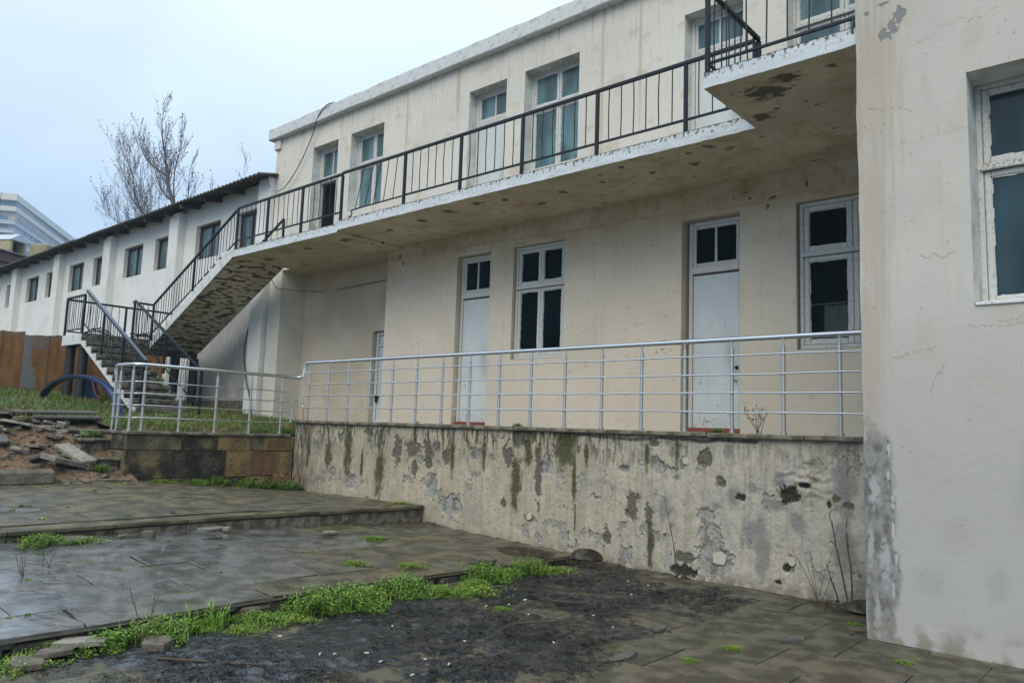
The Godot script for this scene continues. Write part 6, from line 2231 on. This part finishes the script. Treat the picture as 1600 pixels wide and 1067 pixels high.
func plants() -> void:
	# weed clumps along the broken terrace edge, from the camera's left to the wall
	var protos := [mat_weed(0.30, 0.17, 480, 0.021, 0.3), mat_weed(0.26, 0.09, 420, 0.017, 0.6), mat_weed(0.24, 0.05, 300, 0.015, 1.0), blade_tuft(0.22, 0.22, 120, 0.0055, 0.3), mat_weed(0.24, 0.17, 230, 0.030, 0.2)]
	var spots := [
		[2, -5.38, 7.62, 1.2, "low yellowish weeds at the bottom left corner of the yard"], [1, -5.50, 7.35, 0.9, "weeds growing between broken slabs at lower left"],
		[4, -5.46, 7.05, 0.75, "leafy weed clump left of the grass tuft, over broken edge"], [3, -5.55, 6.92, 0.6, "grass blades sprouting left of the square stone block"],
		[0, -5.42, 6.74, 1.0, "dense weed mat directly above the square stone block"], [1, -5.46, 6.46, 0.85, "weed mat right of the square stone block"],
		[3, -5.50, 6.36, 1.05, "tall grass tuft standing up from the weed strip"], [2, -5.25, 6.20, 0.8, "yellow-green weeds in front of the tall grass tuft"],
		[1, -5.46, 6.00, 0.85, "weed mat just right of the tall grass tuft"], [2, -5.28, 5.80, 1.0, "thin weeds at the mud's upper left edge"],
		[0, -5.42, 5.42, 1.15, "largest bright green mound of weeds, left half"], [0, -5.32, 5.16, 1.2, "largest bright green mound of weeds, right half"],
		[4, -5.36, 4.94, 0.8, "leafy weeds at the right end of the largest mound"], [0, -5.44, 4.50, 1.1, "second bright weed mound below the terrace edge"],
		[1, -5.22, 4.22, 0.95, "weed mat below the second mound, spreading into mud"], [2, -5.02, 3.98, 1.4, "thin green weed carpet on the mud past the second mound"],
		[1, -5.25, 3.72, 0.8, "weeds between the second mound and the jutting corner slab"], [0, -5.46, 3.40, 1.0, "weed mound right of the jutting corner slab"],
		[1, -5.40, 3.06, 0.9, "weed mat continuing toward the plastered wall"], [0, -5.40, 2.74, 0.95, "bright weeds near the end of the strip by the wall"],
		[2, -5.20, 2.50, 1.2, "sparse weeds near the litter at the wall end"], [2, -4.34, 3.29, 0.55, "lone weed sprig in the mud, right of the strip"],
		[2, -4.46, 4.24, 0.5, "lone weed sprig in the mud, mid strip"], [2, -4.31, 4.72, 0.5, "lone weed sprig in the mud, below second mound"],
		[2, -2.55, 3.86, 0.45, "small weed growing from a yard slab joint"], [2, -2.62, 4.36, 0.35, "tiny weed on a yard slab joint nearer the camera"],
		[2, -2.15, 2.36, 0.4, "tiny weed at the foot of the wing corner"], [2, -1.55, 3.25, 0.35, "tiny weed at the foot of the wing wall"],
		[2, -12.35 + 0.55, 3.9, 1.0, "weeds at the left foot of the mossy block wall"], [1, -11.75, 3.35, 1.0, "weeds along the middle of the block wall foot"],
		[4, -11.78, 2.95, 0.9, "broad-leaved weeds under the sooty blocks"], [0, -11.72, 2.45, 1.0, "bright weeds at the block wall, beside dead leaves"],
		[0, -11.70, 2.05, 1.0, "bright weeds at block wall, left of the wall corner"], [4, -11.66, 1.74, 1.0, "bushy weeds in the corner of both walls"],
		[4, -11.95, 4.72, 0.6, "leafy weed growing on the lowest garden step"], [2, -8.75, 1.72, 0.8, "weed growing on the upper terrace edge by the wall"],
		[2, -7.40, 3.3, 0.9, "flat weed patch on the middle terrace near white scrap"], [2, -6.30, 4.4, 0.8, "flat weed patch on the middle terrace, left one"],
		[2, -5.98, 3.95, 0.8, "flat weed patch on the middle terrace, right one"], [1, -8.28, 6.6, 1.1, "weeds in the corner under the upper terrace riser, far left"],
		[2, -8.25, 6.25, 1.0, "low weeds beside the rounded stone at terrace riser"], [4, -6.72, 1.48, 0.35, "small green plant on top of the plastered wall"], [4, -3.86, 1.44, 0.4, "green leaves at the foot of dry plant on wall"],
		[3, -8.95, 1.3, 0.3, "grass wisp on top of the wall near first door"], [4, -12.9, 4.55, 0.7, "weed growing out of the top garden step"], [2, -12.3, 5.1, 0.7, "weeds beside the sliding slabs on the mound"]]
	for q in spots:
		var x: float = q[1]
		var z: float = q[2]
		var y := 0.0
		if z < 1.5 and x > -11.9:
			y = 1.57
		elif x < -11.9 and z > 4.3:
			y = mound_y(x, z) + 0.02
		elif x < -8.45:
			y = terrace_a(x, z) if x > -12.0 else 0.5
		elif x < -5.56:
			y = terrace_b(x, z)
		var c := dup(protos[q[0]], Vector3(x, y - 0.004, z), q[4], rng.randf() * TAU, q[3])
		c.name = numbered("weed_clump" if q[0] != 3 else "grass_tuft")
		c.set_meta("category", "weed" if q[0] != 3 else "grass tuft")
	for p in protos:
		remove_child(p)
		p.free()
	# dead leaves heap in the wall corner
	var dl := MB.new()
	dl.use_col = true
	for i in 90:
		leaf_at(dl, Vector3(rng.randf_range(-0.3, 0.2), rng.randf_range(0.02, 0.30), rng.randf_range(-0.4, 0.4)), Vector3(rng.randf_range(-1, 1), rng.randf_range(-0.5, 1), rng.randf_range(-1, 1)).normalized(), rng.randf_range(0.06, 0.12), 0.022, Color(0.22, 0.09, 0.045) * rng.randf_range(0.5, 1.2))
	tag(put("dead_leaves", dl.done(), M.dry_leaf, null, Vector3(-11.72, 0.36, 2.0)), "heap of rusty brown dead leaves among weeds in wall corner", "dead leaves")
	dry_plant(Vector3(-3.44, 1.57, 1.3), 0.30, 7, "brown dried plant with seed heads on the wall by the third door", "dry plant", true, 0.7)
	dry_plant(Vector3(-11.6, 1.1, 1.58), 0.85, 9, "tall thin dry weeds at the railing corner, grey and bare", "dry plant", false, 0.45, 0.003)
	dry_plant(Vector3(-11.5, 0.42, 1.62), 0.95, 8, "bare twiggy stems leaning on the left end of plastered wall", "dry plant", false, 0.6, 0.003)
	dry_plant(Vector3(-11.72, 0.48, 3.05), 0.42, 9, "dark dry scrub in front of the sooty blocks of the low wall", "dry plant", true, 0.7, 0.003)
	dry_plant(Vector3(-2.42, 0.0, 1.66), 0.9, 2, "tall dark dry stem beside the wing corner", "dry stem", false, 0.12, 0.010)
	dry_plant(Vector3(-2.56, 0.0, 1.62), 0.4, 1, "short dark dry stem left of the tall one", "dry stem", false, 0.1, 0.009)
	dry_plant(Vector3(-2.72, 0.0, 1.60), 0.7, 5, "thin fanned dry grass stalks at wall foot near the wing", "dry stem", false, 0.5, 0.003)
	dry_plant(Vector3(-4.25, 0.0, 1.6), 0.85, 1, "single straight dry stem against the big peeled patch", "dry stem", false, 0.08, 0.007)
	dry_plant(Vector3(-7.13, 0.22, 7.08), 0.28, 4, "blackish dry stalks on the wet slabs at far left", "dry stem", false, 0.4, 0.003)
	dry_plant(Vector3(-7.35, 0.23, 6.85), 0.25, 4, "second group of dark dry stalks, behind the first", "dry stem", false, 0.4, 0.003)
	dry_plant(Vector3(-5.25, 0.02, 6.90), 0.42, 3, "thin black twig plant rising beside the square stone", "dry stem", false, 0.3, 0.004)
	# grass on the bank: nobody could count it
	var gb := MB.new()
	gb.use_col = true
	for i in 9:
		blade(gb, Vector3(rng.randf_range(-0.07, 0.07), 0, rng.randf_range(-0.07, 0.07)), rng.randf_range(0.06, 0.15), 0.004, Color(1, 1, 1) * rng.randf_range(0.7, 1.2), 0.9)
	var mesh := gb.done()
	var hn := FastNoiseLite.new()
	hn.seed = 9
	hn.frequency = 0.6
	var pn := FastNoiseLite.new()
	pn.seed = 41
	pn.frequency = 0.9
	var tr: Array[Transform3D] = []
	var cols: Array[Color] = []
	for i in 19000:
		var x := -12.05 - pow(rng.randf(), 1.35) * 9.0
		var z := rng.randf_range(-0.05, 7.5)
		if z > 4.3 and x > -13.5:
			continue
		if x > -12.25 and z > 1.5 and rng.randf() < 0.7:
			continue
		var k := pn.get_noise_2d(x, z)
		if k < -0.08 and rng.randf() < 0.8:
			continue
		var y := upper_y(x) - 0.02 + hn.get_noise_2d(x, z) * 0.05 * clampf((-12.1 - x) * 1.5, 0.0, 1.0)
		tr.append(Transform3D(Basis(Vector3.UP, rng.randf() * TAU).scaled(Vector3.ONE * rng.randf_range(0.5, 1.15)), Vector3(x, y, z)))
		var dryness := clampf(0.5 - k * 1.5 + rng.randf_range(-0.3, 0.3), 0.0, 1.0)
		cols.append(Color(0.12, 0.24, 0.03).lerp(Color(0.30, 0.255, 0.10), dryness))
	scatter("grass", mesh, M.leaf, tr, cols, "short ragged grass, partly yellowed, covering the bank by the stairs")
	# seedlings in the joints
	var sb := MB.new()
	sb.use_col = true
	for i in 16:
		var a := rng.randf() * TAU
		leaf_at(sb, Vector3(rng.randf_range(-0.02, 0.02), 0.004, rng.randf_range(-0.02, 0.02)), Vector3(cos(a), rng.randf_range(0.3, 1.2), sin(a)).normalized(), 0.024, 0.007, Color(1, 1, 1) * rng.randf_range(0.8, 1.2))
	tr = []
	cols = []
	for i in 260:
		var x := 0.0
		var z := 0.0
		if rng.randf() < 0.8:
			x = [-7.93, -7.45, -7.45, -7.0, -7.0, -6.52, -6.06][rng.randi() % 7] + rng.randf_range(-0.015, 0.015)
			z = 4.0 + pow(rng.randf(), 0.7) * 4.0
			if sin(z * 5.0 + x * 31.0) < -0.1:
				continue
			tr.append(Transform3D(Basis(Vector3.UP, rng.randf() * TAU).scaled(Vector3.ONE * rng.randf_range(0.25, 1.0)), Vector3(x, terrace_b(x, z) - 0.008, z)))
		else:
			x = rng.randf_range(-11.5, -8.8)
			z = rng.randf_range(1.7, 7.0)
			tr.append(Transform3D(Basis(Vector3.UP, rng.randf() * TAU).scaled(Vector3.ONE * rng.randf_range(0.3, 1.4)), Vector3(x, terrace_a(x, z) - 0.004, z)))
		cols.append(green(rng.randf() * 0.6))
	scatter("seedlings", sb.done(), M.leaf, tr, cols, "tiny green seedlings growing in the slab joints of both terraces")

func scatter(called: String, mesh: Mesh, mat: Material, tr: Array[Transform3D], cols: Array[Color], label: String) -> void:
	var mm := MultiMesh.new()
	mm.transform_format = MultiMesh.TRANSFORM_3D
	mm.use_colors = cols.size() > 0
	mm.mesh = mesh
	mm.instance_count = tr.size()
	for i in tr.size():
		mm.set_instance_transform(i, tr[i])
		if cols.size() > 0:
			mm.set_instance_color(i, cols[i])
	var mi := MultiMeshInstance3D.new()
	mi.name = called
	mi.multimesh = mm
	mi.material_override = mat
	mi.set_meta("kind", "stuff")
	mi.set_meta("label", label)
	add_child(mi)

# ------------------------------------------------------------------ mud and litter
var mud_poly := PackedVector2Array([Vector2(-5.55, 7.6), Vector2(-5.5, 5.68), Vector2(-5.35, 4.1), Vector2(-5.25, 2.0), Vector2(-4.6, 1.6), Vector2(-3.8, 1.75), Vector2(-3.3, 2.3), Vector2(-3.25, 3.9), Vector2(-3.15, 4.6), Vector2(-3.0, 5.5), Vector2(-3.6, 6.6), Vector2(-4.8, 7.6)])

func in_mud(x: float, z: float) -> float:
	# 0 outside, rising to 1 about 0.5 m inside the muddy area
	var p := Vector2(x, z)
	var best := 99.0
	for i in mud_poly.size():
		var q := Geometry2D.get_closest_point_to_segment(p, mud_poly[i], mud_poly[(i + 1) % mud_poly.size()])
		best = minf(best, p.distance_to(q))
	return clampf(best / 0.5, 0.0, 1.0) if Geometry2D.is_point_in_polygon(p, mud_poly) else -clampf(best / 0.5, 0.0, 1.0)

func litter() -> void:
	var n := FastNoiseLite.new()
	n.seed = 61
	n.frequency = 0.9
	n.fractal_octaves = 5
	var f := FastNoiseLite.new()
	f.seed = 62
	f.frequency = 7.0
	f.fractal_octaves = 3
	var height := func(x: float, z: float) -> float:
		var k := in_mud(x, z)
		return -0.011 + 0.024 * k + n.get_noise_2d(x, z) * 0.046 + f.get_noise_2d(x, z) * 0.014
	var o := structure("mud", grid_mesh(240, 300, func(u: float, v: float) -> Vector3:
		var x := lerpf(-5.58, -1.9, u)
		var z := lerpf(8.0, 1.55, v)
		return Vector3(x, height.call(x, z), z)), M.mud)
	o.set_meta("kind", "stuff")
	o.set_meta("label", "black wet mud lying in patches over the yard slabs")
	# rotten leaf scraps
	var b := MB.new()
	b.use_col = true
	for i in 5:
		leaf_at(b, Vector3(rng.randf_range(-0.02, 0.02), rng.randf_range(0.0, 0.012), rng.randf_range(-0.02, 0.02)), Vector3(rng.randf_range(-1, 1), rng.randf_range(-0.15, 0.45), rng.randf_range(-1, 1)).normalized(), rng.randf_range(0.014, 0.030), rng.randf_range(0.004, 0.008), Color(1, 1, 1) * rng.randf_range(0.6, 1.3))
	for i in 1:
		var a := Vector3(rng.randf_range(-0.02, 0.02), 0.004, rng.randf_range(-0.04, 0.04))
		b.tint = Color(0.9, 0.8, 0.7)
		b.rod(a, a + Vector3(rng.randf_range(-0.03, 0.03), rng.randf_range(0, 0.012), rng.randf_range(-0.03, 0.03)), 0.0018, 4)
	var mesh := b.done()
	var tr: Array[Transform3D] = []
	var cols: Array[Color] = []
	for i in 26000:
		var x := rng.randf_range(-5.6, -2.2)
		var z := rng.randf_range(1.55, 7.6)
		var k := in_mud(x, z)
		var d := n.get_noise_2d(x + 11.0, z * 1.0)
		if k <= -0.4 or rng.randf() > clampf(0.25 + k * 0.5 + d * 2.4, 0.0, 1.0):
			continue
		var y := maxf(height.call(x, z), 0.0) + 0.002
		tr.append(Transform3D(Basis(Vector3.UP, rng.randf() * TAU).scaled(Vector3(1.0, 0.6, 1.0) * lerpf(0.3, 1.25, pow(rng.randf(), 2.0))), Vector3(x, y, z)))
		var br := rng.randf()
		cols.append(Color(0.011, 0.013, 0.016).lerp(Color(0.045, 0.038, 0.032), br * br * br))
	var lm := flat(Color(1, 1, 1), 0.25)
	lm.vertex_color_use_as_albedo = true
	scatter("leaf_litter", mesh, lm, tr, cols, "black rotting leaf scraps and twig bits strewn over the mud")
	# dry brown litter heaps where the wall meets the weeds
	tr = []
	cols = []
	for i in 1500:
		var a := rng.randf() * TAU
		var q := sqrt(rng.randf())
		var heap := [[-5.2, 1.80, 0.4, 0.25], [-6.0, 2.1, 0.4, 0.3], [-2.4, 1.75, 0.35, 0.25], [-8.2, 1.9, 0.25, 0.9], [-8.35, 4.2, 0.08, 2.6]][[0, 0, 1, 1, 2, 3, 4][rng.randi() % 7]] as Array
		var x: float = heap[0] + cos(a) * q * heap[2]
		var z: float = maxf(1.56, heap[1] + sin(a) * q * heap[3])
		var y := terrace_b(x, z) if x < -5.6 else 0.0
		tr.append(Transform3D(Basis(Vector3.UP, rng.randf() * TAU).scaled(Vector3.ONE * rng.randf_range(0.5, 1.2)), Vector3(x, y + 0.006 + 0.03 * (1.0 - q) * rng.randf(), z)))
		cols.append(Color(0.085, 0.066, 0.045) * rng.randf_range(0.35, 1.2))
	scatter("dry_litter", mesh, M.dry_leaf, tr, cols, "brown dry leaf litter and twigs heaped at the wall foot")
	# cigarette ends
	var cm := MB.new()
	cm.tube(PackedVector3Array([Vector3(-0.016, 0.005, 0), Vector3(0.016, 0.006, 0)]), PackedFloat32Array([0.0055]), 8)
	var cig := cm.done()
	var white := flat(Color(0.86, 0.85, 0.81), 0.8)
	for q in [[-4.37, 2.4], [-3.76, 3.88], [-3.98, 2.95], [-4.16, 1.7], [-3.41, 4.12], [-4.56, 5.37], [-3.62, 5.69], [-3.81, 5.72], [-3.95, 5.21], [-4.59, 4.3], [-4.51, 4.09], [-4.8, 3.67], [-3.47, 4.79], [-4.22, 6.14], [-4.27, 6.22], [-4.12, 5.96], [-3.97, 5.96], [-3.62, 6.0], [-4.11, 2.43], [-4.88, 6.13], [-4.53, 3.85], [-4.13, 4.28]]:
		var c := put("cigarette_end", cig, white, null, Vector3(q[0], maxf(height.call(q[0], q[1]), 0.0) + 0.012, q[1]))
		c.rotation = Vector3(rng.randf_range(-0.2, 0.2), rng.randf() * TAU, rng.randf_range(-0.2, 0.2))
		c.scale = Vector3.ONE * rng.randf_range(0.6, 1.0)
		tag(c, "white cigarette end lying on the black mud of the yard", "cigarette end", "cigarette ends on the mud")
	# sticks
	for q in [[Vector3(-4.95, 0.02, 6.95), Vector3(-4.1, 0.02, 6.35), "long thin black stick on the mud at lower left"], [Vector3(-4.0, 0.03, 4.6), Vector3(-3.75, 0.03, 4.15), "short stick on the mud in the middle of yard"], [Vector3(-4.3, 0.03, 3.75), Vector3(-3.95, 0.03, 3.55), "thin twig lying on the mud beneath the weeds' end"], [Vector3(-2.95, 0.02, 1.9), Vector3(-2.6, 0.02, 1.72), "reddish stick lying at wall foot near the wing"]]:
		var b2 := MB.new()
		b2.tube(PackedVector3Array([q[0], (q[0] + q[1]) * 0.5 + Vector3(0.02, 0.006, 0.0), q[1]]), PackedFloat32Array([0.007, 0.006, 0.004]), 6)
		tag(put("stick", b2.done(), M.dry_stem), q[2], "stick")
